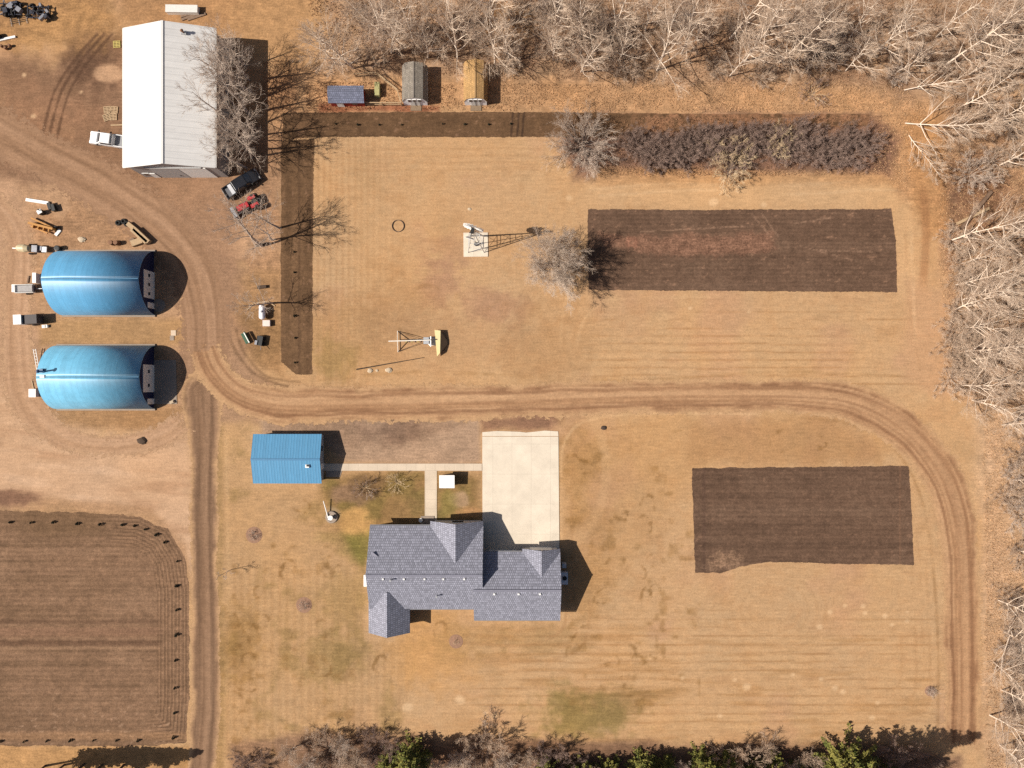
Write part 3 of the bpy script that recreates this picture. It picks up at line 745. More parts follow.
def gable_walls(x0, x1, y0, y1, he, hr, axis, ridge=None, hs=None, name='wall', m=None, parent=None, base=0):
    """walls with gable ends; axis = ridge direction; hs=(eave a, eave b)"""
    ha, hb = hs or (he, he)
    b = MB()
    if axis == 'x':
        r = ridge if ridge is not None else (y0 + y1) / 2
        b.prism([(y0, base), (y1, base), (y1, hb), (r, hr), (y0, ha)], 'x', x0, x1)
    else:
        r = ridge if ridge is not None else (x0 + x1) / 2
        b.prism([(x0, base), (x1, base), (x1, hb), (r, hr), (x0, ha)], 'y', y0, y1)
    return b.build(name, m, parent)

# ---- house -----------------------------------------------------------
house = empty('house', (-8, -30, 0), 0, 'grey shingled bungalow with several gables at the end of the concrete driveway', 'house')
gable_walls(-22.6, -5.1, -35.8, -23.5, 3, 5.95, 'x', -30.17, (3.3, 2.95), m=M_siding, parent=house)
gable_walls(-12.8, -5.1, -28.6, -22.7, 2.8, 5.15, 'y', m=M_siding, parent=house)
gable_walls(-22.8, -17.0, -39.9, -33.5, 2.8, 4.75, 'y', m=M_siding, parent=house)
gable_walls(-5.7, 7.4, -37.9, -27.7, 2.75, 5.1, 'x', m=M_siding, parent=house)
gable_walls(2.1, 7.4, -30.5, -27.2, 2.7, 4.2, 'y', m=M_siding, parent=house)
def roof_x(name, m, parent, x0, x1, ya, ha, yr, hr, yb, hb, th=.14):
    b = MB()
    b.panel([(x0, ya, ha), (x1, ya, ha), (x1, yr, hr), (x0, yr, hr)], th)
    b.panel([(x0, yb, hb), (x1, yb, hb), (x1, yr, hr), (x0, yr, hr)], th)
    return b.build(name, m, parent)
def roof_y(name, m, parent, y0, y1, xa, ha, xr, hr, xb, hb, th=.14):
    b = MB()
    b.panel([(xa, y0, ha), (xa, y1, ha), (xr, y1, hr), (xr, y0, hr)], th)
    b.panel([(xb, y0, hb), (xb, y1, hb), (xr, y1, hr), (xr, y0, hr)], th)
    return b.build(name, m, parent)
main_roof = roof_x('roof', M_shing, house, -23.05, -4.65, -22.96, 3.0, -30.17, 6.4, -36.35, 3.48)
roof_y('gable_roof', M_shing, house, -22.25, -28.9, -13.27, 3.02, -8.96, 5.62, -4.64, 3.02)
roof_y('wing_roof', M_shing, house, -40.4, -33.2, -23.28, 3.0, -19.91, 5.2, -16.55, 3.0)
gar_roof = roof_x('garage_roof', M_shing, house, -6.17, 7.83, -27.25, 2.9, -32.8, 5.5, -38.35, 2.9)
roof_y('garage_gable_roof', M_shing, house, -26.75, -31.2, 1.67, 2.92, 4.75, 4.62, 7.84, 2.92)
M_ridge = mat('ridge_shingles', alb((146, 143, 154)), .9, .15, 3)
def cap(a, b_, parent):
    MB().bar(a, b_, .34, .07).build('ridge_cap', M_ridge, parent)
cap((-23.05, -30.17, 6.42), (-4.65, -30.17, 6.42), main_roof); cap((-6.17, -32.8, 5.52), (7.83, -32.8, 5.52), gar_roof)
# gutters along the long eaves
for x0, x1, y, h, par in ((-23.05, -13.3, -22.9, 2.88, main_roof), (-16.5, -6.2, -36.42, 3.36, main_roof), (-6.17, 7.83, -38.42, 2.78, gar_roof), (-4.6, 1.6, -27.18, 2.78, gar_roof)):
    MB().box(((x0 + x1) / 2, y, h), (x1 - x0, .13, .12)).build('gutter', mat('grey_gutter', (.2, .2, .22), .5), par)
def on_roof(px, py, f):
    """point on a roof plane: f(x,y)->height, iterate along the view ray"""
    h = 5.0
    for _ in range(12):
        p = P(px, py, h); h = f(p.x, p.y)
    return P(px, py, h)
fA = lambda x, y: 6.4 - .472 * abs(y + 30.17)
fD = lambda x, y: 5.5 - .468 * abs(y + 32.8)
for px, py, f, par in [(383, 579, fA, main_roof), (404, 579, fA, main_roof), (424.6, 579, fA, main_roof), (443.5, 579, fA, main_roof), (464.4, 579, fA, main_roof),
                       (494.4, 594, fD, gar_roof), (518.7, 594, fD, gar_roof), (540, 594, fD, gar_roof)]:
    p = on_roof(px, py, f)
    MB().box(p + Vector((0, 0, .10)), (.34, .34, .24), taper=.75).build('roof_vent', M_white, par)
for px, py in [(437, 595.5), (391, 579.5)]:
    p = on_roof(px, py, fA)
    MB().tube(p - Vector((0, 0, .2)), p + Vector((0, 0, .75)), .09, .09, 10).tube(p + Vector((0, 0, .7)), p + Vector((0, 0, .86)), .17, .15, 10).build('flue_pipe', M_steel, par if False else main_roof)
p = on_roof(374, 555, fA)
b = MB(); b.box(p + Vector((.1, 0, .08)), (1.1, .5, .1), M=Matrix.Rotation(R(-38), 3, 'Z') @ Matrix.Rotation(R(20), 3, 'X')); b.build('roof_hatch', M_ridge, main_roof)
# doors and windows
def window(x, y, z, w_, h_, parent, axis='y', name='window', glass=M_glass, s=1):
    """in a wall facing +-y (axis y) or +-x"""
    b = MB(); t = .09
    d = (w_ + .2, t, h_ + .2) if axis == 'y' else (t, w_ + .2, h_ + .2)
    o = b.box((x, y, z), d).build(name, M_trim, parent)
    g = MB(); e = .03 * s
    d = (w_, t, h_) if axis == 'y' else (t, w_, h_)
    g.box((x, y + e, z) if axis == 'y' else (x + e, y, z), d).build('pane', glass, o)
    return o
for x in (-20.5, -17.6): window(x, -23.47, 1.6, 1.5, 1.2, house)
window(-8.9, -22.67, 1.6, 1.9, 1.3, house)
d = MB().box((-14.0, -23.45, 1.06), (1.0, .09, 2.1)).build('front_door', mat('front_door', (.25, .07, .05), .4), house)
MB().box((-13.65, -23.38, 1.0), (.08, .1, .08)).build('handle', M_steel, d)
MB().box((-14.1, -22.7, .1), (2.2, 1.4, .2)).build('door_step', M_conc2, house)
for x in (-1.6,): 
    d = MB().box((x, -27.66, 1.15), (4.4, .09, 2.3)).build('garage_door', M_trim, house)
d = MB().box((4.75, -27.16, 1.15), (3.6, .09, 2.3)).build('garage_door', M_trim, house)
for x in (-12.5, -9.0, 0.5, 4.0): window(x, -35.86 if x < -6 else -37.94, 1.7, 1.4, 1.2, house, s=-1)
window(-20, -39.94, 1.6, 1.6, 1.2, house, s=-1)
# porch pot
pot = MB().lathe(G(424.6, 521, .0) + Vector((-.6, .2, .0)), [(.22, 0), (.32, .35), (.34, .45), (.26, .45), (.2, .4)], 14).build('planter_pot', M_white)
tag(pot, 'small white pot beside the front door of the bungalow', 'pot')

# heat pump beside the garage
hp = empty('heat_pump', P(564, 576, 0), 0, 'white outdoor cooling unit against the right end of the bungalow', 'cooling unit')
c = Vector(hp.location)
MB().box(c + Vector((0, -.15, .5)), (1.15, 2.0, 1.0)).build('casing', mat('unit_casing', (.6, .61, .63), .45, .05), hp)
MB().tube(c + Vector((.02, -.1, 1.0)), c + Vector((.02, -.1, 1.04)), .36, .34, 18).build('fan', M_black, hp)
MB().ring(c + Vector((.02, -.1, 1.05)), .4, .04, 20, 6).build('fan_guard', M_steel, hp)
mt = MB().box(P(564, 565, .6), (.7, .7, 1.2)).build('meter_box', mat('meter_grey', (.5, .5, .5), .5)); mt.location.z = 0
tag(mt, 'small grey meter box behind the white cooling unit', 'meter box')
ww = MB().box(G(366.8, 579, .55), (.6, 1.9, 1.1)).build('gas_meter', M_white); tag(ww, 'narrow white box against the left wall of the bungalow', 'utility box')

# ---- big barn ---------------------------------------------------------
barn = empty('metal_barn', (-54.15, 45, 0), 0, 'large white metal barn with a low gabled roof and vent pipe', 'barn')
M_bw = rib_mat('white_rib_steel', (.66, .64, .615), .42, 0, .5, pitch=1.0, line=.90, var=.03, sheet=.02, bump=.2)
M_bwall = rib_mat('barn_wall_steel', (.33, .31, .30), .5, 0, .4, pitch=.6, line=.9)
bw = gable_walls(-61.1, -47.2, 34.5, 55.9, 5.85, 7.95, 'y', m=M_bwall, parent=barn)
br_ = roof_y('roof', M_bw, barn, 34.1, 56.25, -61.42, 6.0, -54.15, 8.2, -46.88, 6.0, .1)
MB().bar((-54.15, 34.1, 8.22), (-54.15, 56.25, 8.22), .4, .06).build('ridge_cap', M_bw, br_)
M_rust = mat('rusty_steel', (.20, .10, .055), .8, .25, 3)
p = on_roof(184, 33, lambda x, y: 8.2 - .3026 * abs(x + 54.15))
vp = MB().tube(p - Vector((0, 0, .3)), p + Vector((0, 0, .9)), .14, .14, 12).tube(p + Vector((0, 0, .82)), p + Vector((0, 0, 1.0)), .26, .08, 12).build('vent_pipe', M_rust, br_)
MB().box(p + Vector((0, 0, .12)), (.8, .6, .22)).build('flashing', M_steel, vp)
d = MB().box((-55.8, 34.44, 2.4), (4.6, .12, 4.8)).build('sliding_door', mat('barn_door', (.40, .39, .38), .5), barn)
MB().box((-54.6, 34.36, 1.2), (.08, .08, .5)).build('handle', M_black, d)
MB().box((-54.2, 34.42, 4.95), (9.2, .16, .16)).build('door_track', M_steel, barn)
MB().box((-51.2, 34.45, 2.4), (4.4, .1, 4.8)).build('sliding_door', M_white, barn)
window(-60, 34.46, 1.6, .9, 1.0, barn, s=-1)
MB().box((-59.0, 34.44, 1.05), (1.0, .1, 2.1)).build('side_door', M_trim, barn)
for x in (-61.5, -46.8):
    MB().box((x, 45.2, 5.88), (.14, 22, .13)).build('gutter', M_trim, barn)

# ---- arched sheds --------------------------------------------------------
def arch(Rw, H, n=28):
    pts = []
    # slightly pointed arch: two circular arcs, upright at the ground, meeting at the ridge with a small slope
    m = n // 2; phi = R(9); e = math.sin(phi); r1 = 1 - e
    for k in range(m + 1):
        a = (math.pi / 2 - phi) * k / m
        x, z = math.cos(a) - e, math.sin(a)
        pts.append((-Rw * x / r1, H * z / math.cos(phi)))
    for y, z in reversed(pts[:-1]): pts.append((-y, z))
    return pts
def quonset(x0, x1, yc, Rw, H, label, m, m_end, doors, north=None):
    q = empty('arched_shed', ((x0 + x1) / 2, yc, 0), 0, label, 'shed')
    A = arch(Rw, H, 32); B = arch(Rw - .12, H - .12, 32)
    n = len(A)
    # shell, uv: u along the shed, v round the arch
    L = 0; arc = [0]
    for i in range(1, n):
        L += math.hypot(A[i][0] - A[i - 1][0], A[i][1] - A[i - 1][1]); arc.append(L)
    b = MB(); hn = n // 2
    for lo, hi in ((0, hn), (hn, n - 1)):                 # each half smooth, a crease along the ridge
        vs = []; fs = []; uv = []
        for i in range(lo, hi + 1): vs += [(x0, yc + A[i][0], A[i][1]), (x1, yc + A[i][0], A[i][1])]
        for i in range(hi - lo):
            fs.append((2 * i, 2 * i + 1, 2 * i + 3, 2 * i + 2))
            uv.append([(0, arc[lo + i]), (x1 - x0, arc[lo + i]), (x1 - x0, arc[lo + i + 1]), (0, arc[lo + i + 1])])
        b.add(vs, fs, uv)
    shell = b.build('roof', m, q, smooth=True)
    md = shell.modifiers.new('thickness', 'SOLIDIFY'); md.thickness = .1; md.offset = -1
    MB().bar((x0 + .05, yc, H + .0), (x1 - .05, yc, H + .0), .12, .05).build('ridge_cap', mat('ridge_' + m.name, (.05, .14, .24), .6), shell)
    for xx, nm in ((x1 - .28, 'front_wall'), (x0 + .28, 'back_wall')):
        b = MB(); vs = [(xx, yc + y, z) for y, z in B] + [(xx - .1, yc + y, z) for y, z in B]
        b.add(vs, [tuple(range(n)), tuple(reversed(range(n, 2 * n)))]); b.build(nm, m_end, q)
    MB().box(((x0 + x1) / 2, yc - Rw - .1, .12), (x1 - x0, .3, .24)).build('foundation', M_conc2, q)
    MB().box(((x0 + x1) / 2, yc + Rw + .1, .12), (x1 - x0, .3, .24)).build('foundation', M_conc2, q)
    for (ya, yb, h, nw, nm) in doors:
        d = MB().box((x1 - .24, (ya + yb) / 2, h / 2), (.12, abs(yb - ya), h)).build(nm, M_trim, q)
        for k in range(nw):
            yy = ya + (yb - ya) * (k + .5) / nw
            MB().box((x1 - .2, yy, h * .52), (.1, .5, .55)).build('window', M_glass, d)
        if nw == 0: MB().box((x1 - .15, yb + .2 if yb < ya else yb - .2, 1), (.06, .08, .1)).build('handle', M_black, d)
    return q, shell
M_q1 = rib_mat('blue_arch_steel', (.080, .265, .45), .62, .0, 1.0, pitch=.9, line=.93, var=.07, bump=.0, sheet=.04, aniso=.85)
M_q2 = rib_mat('pale_blue_arch_steel', (.125, .36, .53), .62, .0, 1.0, pitch=.9, line=.93, var=.11, bump=.0, sheet=.05, aniso=.85)
M_navy = rib_mat('navy_end_steel', (.015, .022, .075), .5, 0, .4, pitch=.5)
Y = lambda py: (384 - py) / PXM
q1, s1 = quonset(-74.9, -59.4, 16.75, 5.33, 5.3, 'upper blue arched metal shed with three windows in its white door', M_q1, M_navy, [(Y(272.5), Y(299.5), 3.3, 3, 'sliding_door'), (Y(303.5), Y(309), 2.1, 0, 'side_door')])
q2, s2 = quonset(-75.8, -59.4, 1.12, 5.28, 5.1, 'lower paler blue arched metal shed with grey slab at its door', M_q2, M_navy, [(Y(365), Y(392), 3.5, 2, 'sliding_door'), (Y(398.5), Y(404), 2.2, 0, 'side_door')])
# chimney on the second shed
p = P(44, 371.5, 5.0)
b = MB().tube(p - Vector((0, 0, .4)), p + Vector((0, 0, 1.5)), .14, .14, 12).tube(p + Vector((0, 0, 1.45)), p + Vector((0, 0, 1.7)), .3, .05, 12)
fl = b.build('flue_pipe', mat('flue_blue', (.04, .10, .2), .4), s2)
MB().box(p + Vector((-.2, -.8, .0)), (.7, .5, .4)).build('vent_hood', M_white, s2)
MB().box(p + Vector((-.5, .1, .05)), (.8, .6, .3)).build('vent_hood', mat('flue_blue', (.04, .10, .2)), s2)

# ---- small blue shed ---------------------------------------------------
gs = empty('blue_shed', (-36.7, -12.3, 0), 0, 'small blue gabled metal shed at the end of the concrete path', 'shed')
M_bl = rib_mat('blue_rib_steel', (.075, .235, .40), .4, 0, .55, pitch=.45, line=.9, var=.04, sheet=.04, bump=.5)
gx0, gx1 = -42.3, -31.1; ga, gb = -8.17, -16.25; gr = (ga + gb) / 2
gable_walls(-42.0, -31.4, gb + .3, ga - .3, 2.25, 3.15, 'x', m=mat('shed_siding', (.35, .36, .37), .6), parent=gs)
rf = roof_x('roof', M_bl, gs, gx0, gx1, ga, 2.3, gr, 3.35, gb, 2.3, .09)
MB().bar((gx0, gr, 3.37), (gx1, gr, 3.37), .32, .05).build('ridge_cap', mat('blue_ridge', (.05, .17, .31), .45), rf)
p = on_roof(307.5, 466, lambda x, y: 3.35 - .26 * abs(y - gr))
v = MB().box(p + Vector((0, 0, .12)), (.7, .6, .3), taper=.85).build('roof_vent', M_white, rf)
MB().box(p + Vector((.08, .08, .28)), (.34, .3, .12)).build('vent_flap', M_black, v)
MB().box((-31.36, -13.6, 1.0), (.1, .95, 2.0)).build('door', M_trim, gs)
window(-31.36, -10.6, 1.4, 1.0, .8, gs, axis='x')

# ---- white well house -------------------------------------------------
wh = empty('well_house', P(448, 480, 0), 0, 'tiny white box shed in the corner between path and driveway', 'shed')
c = Vector(wh.location)
MB().box(c + Vector((0, 0, .95)), (2.1, 1.7, 1.9)).build('wall', M_white, wh)
b = MB().panel([c + Vector((-1.25, -1.05, 2.0)), c + Vector((1.25, -1.05, 2.0)), c + Vector((1.25, 1.05, 2.1)), c + Vector((-1.25, 1.05, 2.1))], .09); b.build('roof', mat('white_roof', (.8, .79, .77), .4, .03), wh)
MB().box(c + Vector((.3, .87, .85)), (.75, .07, 1.6)).build('door', M_siding, wh)

# ---- garden sheds in the north ----------------------------------------
def gambrel_shed(x0, x1, y0, y1, label, ms, wallm, cap_rgb):
    cx = (x0 + x1) / 2; hw = (x1 - x0) / 2
    g = empty('garden_shed', (cx, (y0 + y1) / 2, 0), 0, label, 'shed')
    prof = [(cx - hw, 1.5), (cx - hw * .72, 2.65), (cx, 3.15), (cx + hw * .72, 2.65), (cx + hw, 1.5)]
    MB().prism([(cx - hw + .15, 0), (cx + hw - .15, 0), (cx + hw - .15, 1.45), (cx + hw * .70, 2.55), (cx, 3.03), (cx - hw * .70, 2.55), (cx - hw + .15, 1.45)], 'y', y0 + .04, y1 - .15).build('wall', wallm, g)
    b = MB()
    for i in range(4):
        (xa, za), (xb, zb) = prof[i], prof[i + 1]
        if i >= 2: (xa, za), (xb, zb) = (xb, zb), (xa, za)
        b.panel([(xa, y0, za), (xa, y1, za), (xb, y1, zb), (xb, y0, zb)], .1)
    r = b.build('roof', ms, g)
    MB().bar((cx, y0, 3.16), (cx, y1, 3.16), .22, .05).build('ridge_cap', mat('cap_' + ms.name, cap_rgb, .85), r)
    for k in (-.26, 0, .26):
        window(cx + hw * k * 1.5, y0, 1.95, .42, .75, g, s=-1)
    d = MB().box((cx, y0, .75), (1.5, .09, 1.45)).build('double_door', M_trim, g)
    MB().box((cx, y0 - .06, .8), (.05, .06, 1.3)).build('handle', M_black, d)
    MB().box((cx, y0 - .4, .06), (1.8, 1.0, .12)).build('ramp', mat('ramp_wood', (.2, .14, .09), .8), g)
    return g
M_gs = shingle_mat('weathered_grey_shingles', alb((158, 146, 132)), course=.3, dark=.75)
M_ts = shingle_mat('tan_shingles', alb((206, 162, 108)), course=.3, dark=.78)
M_gw = mat('white_gable', (.85, .85, .86), .5, .05)
gambrel_shed(P(402, 100, 1.5).x, P(427.5, 100, 1.5).x, G(0, 105.5).y, G(0, 105.5).y + 5.9, 'weathered grey round-topped garden shed with white front', M_gs, M_gw, alb((150, 138, 126)))
gambrel_shed(P(463.5, 100, 1.5).x, P(487.5, 100, 1.5).x, G(0, 105.5).y, G(0, 105.5).y + 6.3, 'tan roofed round-topped garden shed with white front', M_ts, M_gw, alb((200, 158, 108)))

rs = empty('chicken_coop', P(346, 96, 0), 0, 'small red coop with grey shingle roof beside a wooden pen', 'coop')
x0, x1 = P(328, 90, 2).x, P(364, 90, 2).x; y0, y1 = P(0, 103, 2).y, P(0, 85.5, 2.3).y
M_red = mat('red_boards', (.30, .035, .025), .6, .15, 3)
MB().prism([(y0 + .25, 0), (y1 - .2, 0), (y1 - .2, 2.1), ((y0 + y1) / 2 + .3, 2.3), (y0 + .25, 1.75)], 'x', x0 + .2, x1 - .2).build('wall', M_red, rs)
roof_x('roof', M_shing2, rs, x0, x1, y0, 1.95, (y0 + y1) / 2 + .3, 2.55, y1, 2.3, .1)
d = MB().box((x0 + 1.75, y0 + .2, .9), (1.1, .1, 1.7)).build('door', M_white, rs)
MB().box((x0 + 2.1, y0 + .13, .9), (.08, .06, .1)).build('handle', M_black, d)
MB().box((x0 + 4.2, y0 + .2, 1.1), (.8, .09, .7)).build('window', M_glass, rs)
pen = empty('wooden_pen', G(382, 92), 0, 'pale wooden rail pen between red coop and grey shed', 'pen')
M_wood = mat('pale_wood', alb((206, 172, 132)), .8, .2, 4)
corners = [G(364, 105.5), G(402, 105.8), G(398, 92), G(378, 76), G(356, 77)]
for a, b_ in zip(corners[:-1], corners[1:]):
    MB().bar(a + Vector((0, 0, 1.25)), b_ + Vector((0, 0, 1.25)), .14, .1).build('rail', M_wood, pen)
    MB().bar(a + Vector((0, 0, .55)), b_ + Vector((0, 0, .55)), .1, .08).build('rail', M_wood, pen)
for c in corners + [(corners[0] + corners[1]) / 2]:
    MB().box(c + Vector((0, 0, .68)), (.14, .14, 1.36)).build('post', M_wood, pen)
MB().box(G(378, 91, .5), (.8, 2.2, 1.0)).build('feed_bin', mat('feed_bin', (.34, .31, .14), .7, .15), pen)

# ================================================================== VEHICLES AND YARD OBJECTS
def pickup(loc, rz, label, body, L=5.8, W=2.0, bed_mat=None, cat='pickup truck', name='pickup_truck', box=False):
    t = empty(name, loc, rz, label, cat)
    O = Vector((0, 0, 0))
    l = L / 2
    def prof(name_, pts, w_, m, inset=0, parent=t):
        """side profile (x,z) extruded across, top edges pulled in"""
        b = MB(); n = len(pts); vs = []
        zmax = max(z for _, z in pts)
        for s in (-1, 1):
            for x, z in pts:
                k = 1 - inset * max(0, (z - .9) / (zmax - .9 + 1e-6)) if z > .9 else 1
                vs.append((x, s * w_ / 2 * k, z))
        b.add(vs, [(k, (k + 1) % n, n + (k + 1) % n, n + k) for k in range(n)] + [tuple(reversed(range(n))), tuple(range(n, 2 * n))])
        o = b.build(name_, m, parent, off=O)
        bv = o.modifiers.new('bevel', 'BEVEL'); bv.width = .07; bv.segments = 2; bv.limit_method = 'ANGLE'; bv.angle_limit = R(30)
        return o
    # front is +x
    bd = prof('body', [(-l, .45), (l - .05, .45), (l, .75), (l - .08, 1.02), (l - .5, 1.14), (l - 1.35, 1.18), (-l + 1.75, 1.18), (-l + 1.75, .72), (-l + .12, .72), (-l + .12, 1.12), (-l, 1.12)], W, body)
    cab = prof('cab', [(-l + 1.8, 1.12), (l - 1.3, 1.12), (l - 2.15, 1.78), (-l + 2.05, 1.82)], W * .97, body, inset=.17)
    MB().add([(l - 1.36, -.8, 1.19), (l - 1.36, .8, 1.19), (l - 2.1, .68, 1.765), (l - 2.1, -.68, 1.765)], [(0, 1, 2, 3)]).build('windscreen', M_glass, cab, off=Vector((-.035, 0, -.035)))
    MB().box((-l + 1.92, 0, 1.5), (.06, 1.4, .42), M=Matrix.Rotation(R(-18), 3, 'Y')).build('rear_window', M_glass, cab, off=O)
    for s in (-1, 1):
        MB().box((-.15, s * W * .455, 1.45), (1.9, .05, .4), M=Matrix.Rotation(R(-s * -14), 3, 'X')).build('side_window', M_glass, cab, off=O)
        MB().box((-l + .95, s * (W / 2 - .06), .95), (1.75, .12, .46)).build('bed_side', body, bd, off=O)
        MB().box((l - 1.55, s * (W / 2 + .12), 1.22), (.16, .26, .2)).build('mirror', M_black, cab, off=O)
        MB().box((l - .06, s * W * .36, .86), (.12, .34, .2)).build('headlight', M_white, bd, off=O)
        MB().box((-l + .02, s * W * .42, .92), (.08, .16, .34)).build('tail_light', mat('tail_light_red', (.3, .02, .02), .3), bd, off=O)
        for x in (l - 1.0, -l + 1.1):
            wh_ = MB().lathe((x, s * (W / 2 - .14), .38), [(.2, -.13), (.36, -.13), (.39, -.08), (.39, .08), (.36, .13), (.2, .13)], 18, M=Matrix.Rotation(R(90), 3, 'X')).build('wheel', M_tyre, t, off=O)
            MB().lathe((x, s * (W / 2 - .14), .38), [(.2, -.14), (.22, -.1), (.22, .1), (.2, .14)], 14, M=Matrix.Rotation(R(90), 3, 'X')).build('rim', M_steel, wh_, off=O)
    MB().box((-l + .95, 0, .735), (1.62, W - .26, .03)).build('bed_floor', bed_mat or M_black, bd, off=O)
    MB().box((l + .03, 0, .55), (.16, W * .94, .2)).build('bumper', M_steel, t, off=O)
    MB().box((-l - .04, 0, .55), (.14, W * .9, .18)).build('bumper', M_steel, t, off=O)
    if box:
        MB().box((-l + 1.45, 0, 1.0), (.6, W * .84, .42)).build('tool_box', mat('tool_box', (.5, .5, .52), .35, .1), t, off=O)
    return t
M_vw = mat('white_car_paint', (.75, .74, .73), .25, .02, spec=.6)
M_vb = mat('black_car_paint', (.012, .013, .017), .2, .05, spec=.7)
pickup(G(110.5, 141.5), R(172), 'white pickup truck parked half under the barn eave', M_vw, bed_mat=mat('bed_liner', (.25, .25, .26), .6))
pickup(G(243, 185.5), R(33), 'black pickup truck under bare branches near the barn corner', M_vb, L=6.4, W=2.1, bed_mat=mat('bed_floor_grey', (.10, .10, .11), .5), box=True)

# red tractor with grey loader behind it
def tractor(loc, rz, label):
    t = empty('tractor', loc, rz, label, 'tractor'); O = Vector((0, 0, 0))
    MR = mat('red_tractor_paint', (.36, .025, .03), .4, .1, 3)
    MB().box((1.15, 0, 1.1), (2.2, 1.0, .8), taper=.9).build('hood', MR, t, off=O)
    MB().box((-.2, 0, .75), (3.4, .55, .5)).build('chassis', mat('grease_black', (.03, .03, .03), .6), t, off=O)
    for s in (-1, 1):
        MB().box((-.75, s * .7, 1.45), (1.3, .62, .14)).build('fender', MR, t, off=O)
        w_ = MB().lathe((-1.0, s * .95, .78), [(.35, -.2), (.74, -.2), (.8, -.12), (.8, .12), (.74, .2), (.35, .2)], 20, M=Matrix.Rotation(R(90), 3, 'X')).build('rear_wheel', M_tyre, t, off=O)
        MB().lathe((-1.0, s * .95, .78), [(.34, -.15), (.34, .15)], 14, M=Matrix.Rotation(R(90), 3, 'X')).build('rim', MR, w_, off=O)
        MB().lathe((1.5, s * .75, .42), [(.2, -.12), (.4, -.12), (.43, 0), (.4, .12), (.2, .12)], 16, M=Matrix.Rotation(R(90), 3, 'X')).build('front_wheel', M_tyre, t, off=O)
        MB().bar((.3, s * .6, 1.2), (2.7, s * .6, .7), .14, .18).build('loader_arm', mat('grease_black', (.03, .03, .03)), t, off=O)
    MB().box((-.75, 0, 1.25), (.5, .55, .12)).box((-.98, 0, 1.5), (.1, .55, .45)).build('seat', M_black, t, off=O)
    MB().ring((-.2, 0, 1.55), .2, .025, 16, 6).bar((-.2, 0, 1.55), (.05, 0, 1.2), .05).build('steering_wheel', M_black, t, off=O)
    MB().box((3.0, 0, .55), (.7, 2.0, .9), taper=.9).build('bucket', mat('worn_bucket', (.25, .25, .26), .5, .2, 3), t, off=O)
    MB().tube((1.2, .15, 1.4), (1.2, .15, 2.0), .05, .05, 8).build('exhaust', M_rust, t, off=O)
    return t
tractor(G(252, 205.5), R(207), 'old red tractor with grey loader bucket next to the black truck')

# ---- yard clutter -------------------------------------------------------
def junk_machine(name, c, n, seed, label, cat, size=2.2, mats=None):
    """old implement: frame, rods, wheels and plates"""
    rg = random.Random(seed); t = empty(name, c, 0, label, cat); c = Vector(c)
    mats = mats or [mat('dark_scrap', (.03, .032, .045), .5, .3, 3), mat('grey_scrap', (.22, .22, .24), .45, .2, 3, metal=.3)]
    fr = MB()
    for k in range(4): fr.bar(c + Vector((-size, (k - 1.5) * .6, .6)), c + Vector((size, (k - 1.5) * .6, .6)), .12)
    for k in range(5): fr.bar(c + Vector(((k - 2) * size * .45, -1.1, .7)), c + Vector(((k - 2) * size * .45, 1.1, .7)), .1)
    fr.build('frame', mats[0], t)
    for k in range(n):
        x, y = rg.uniform(-size, size), rg.uniform(-1.2, 1.2)
        a = rg.uniform(0, 3.14)
        if k % 3 == 0:
            MB().lathe(c + Vector((x, y, .5)), [(.12, -.1), (.5, -.1), (.5, .1), (.12, .1)], 14, M=Matrix.Rotation(a, 3, 'Z') @ Matrix.Rotation(R(90), 3, 'X')).build('wheel', M_tyre, t)
        elif k % 3 == 1:
            MB().box(c + Vector((x, y, .8)), (rg.uniform(.5, 1.2), rg.uniform(.3, .8), rg.uniform(.3, .7)), rz=a).build('hopper', mats[k % 2], t)
        else:
            MB().bar(c + Vector((x, y, .5)), c + Vector((x + rg.uniform(-1.2, 1.2), y + rg.uniform(-.6, .6), 1.3)), .09).build('lever', mats[1], t)
    return t
junk_machine('old_implement', G(12, 11), 18, 3, 'heap-like dark farm implement in the top left corner', 'farm implement', 2.1)
junk_machine('old_implement', G(41, 14), 15, 8, 'dark and grey farm implement right of the corner implement', 'farm implement', 1.9)
hr = empty('harrow', G(19, 20), R(12), 'thin black drag harrow frame below the corner implement', 'harrow')
b = MB()
for k in range(4): b.bar((-1.5, -.4 + k * .3, .12), (1.4, -.4 + k * .3, .12), .05)
b.build('frame', M_black, hr, off=Vector((0, 0, 0)))
for k in (-1.3, 0, 1.3): MB().bar((k, -.9, .12), (k, .6, .1), .05).build('drag_bar', M_steel, hr, off=Vector((0, 0, 0)))

def plank(name, a, b_, w_, h_, m, label, cat, z=0.0):
    a = Vector(a); b_ = Vector(b_)
    o = MB().bar(a + Vector((0, 0, h_ / 2 + z)), b_ + Vector((0, 0, h_ / 2 + z)), w_, h_).build(name, m)
    return tag(o, label, cat)
plank('white_beam', G(-4, 41.5), G(16, 37), .35, .25, M_white, 'white beam lying at the left edge below the dark implements', 'beam')
o = MB().lathe(G(-1, 37.5, .02), [(.3, 0), (.5, 0), (.52, .5), (.5, .9), (.3, .9)], 14).build('oil_drum', M_black); tag(o, 'black drum at the left edge beside the white beam', 'drum')
rg = random.Random(2)
for k, (x, y) in enumerate([(3, 47), (7, 49), (11, 46.5)]):
    o = MB().lathe(G(x, y, .02), [(.15, 0), (.24, .05), (.25, .5), (.2, .6)], 10).build('rusty_can', M_rust)
    tag(o, ['rusty can below the beam, left of three', 'rusty can below the beam, middle of three', 'rusty can below the beam, right of three'][k], 'can', 'rusty cans by the left edge')
ws = empty('stock_tank', G(184, 11), 0, 'long white metal box behind the barn', 'metal box')
MB().box(G(184, 11.5, .45), (5.2, 1.15, .9), rz=R(-1)).build('body', M_white, ws)
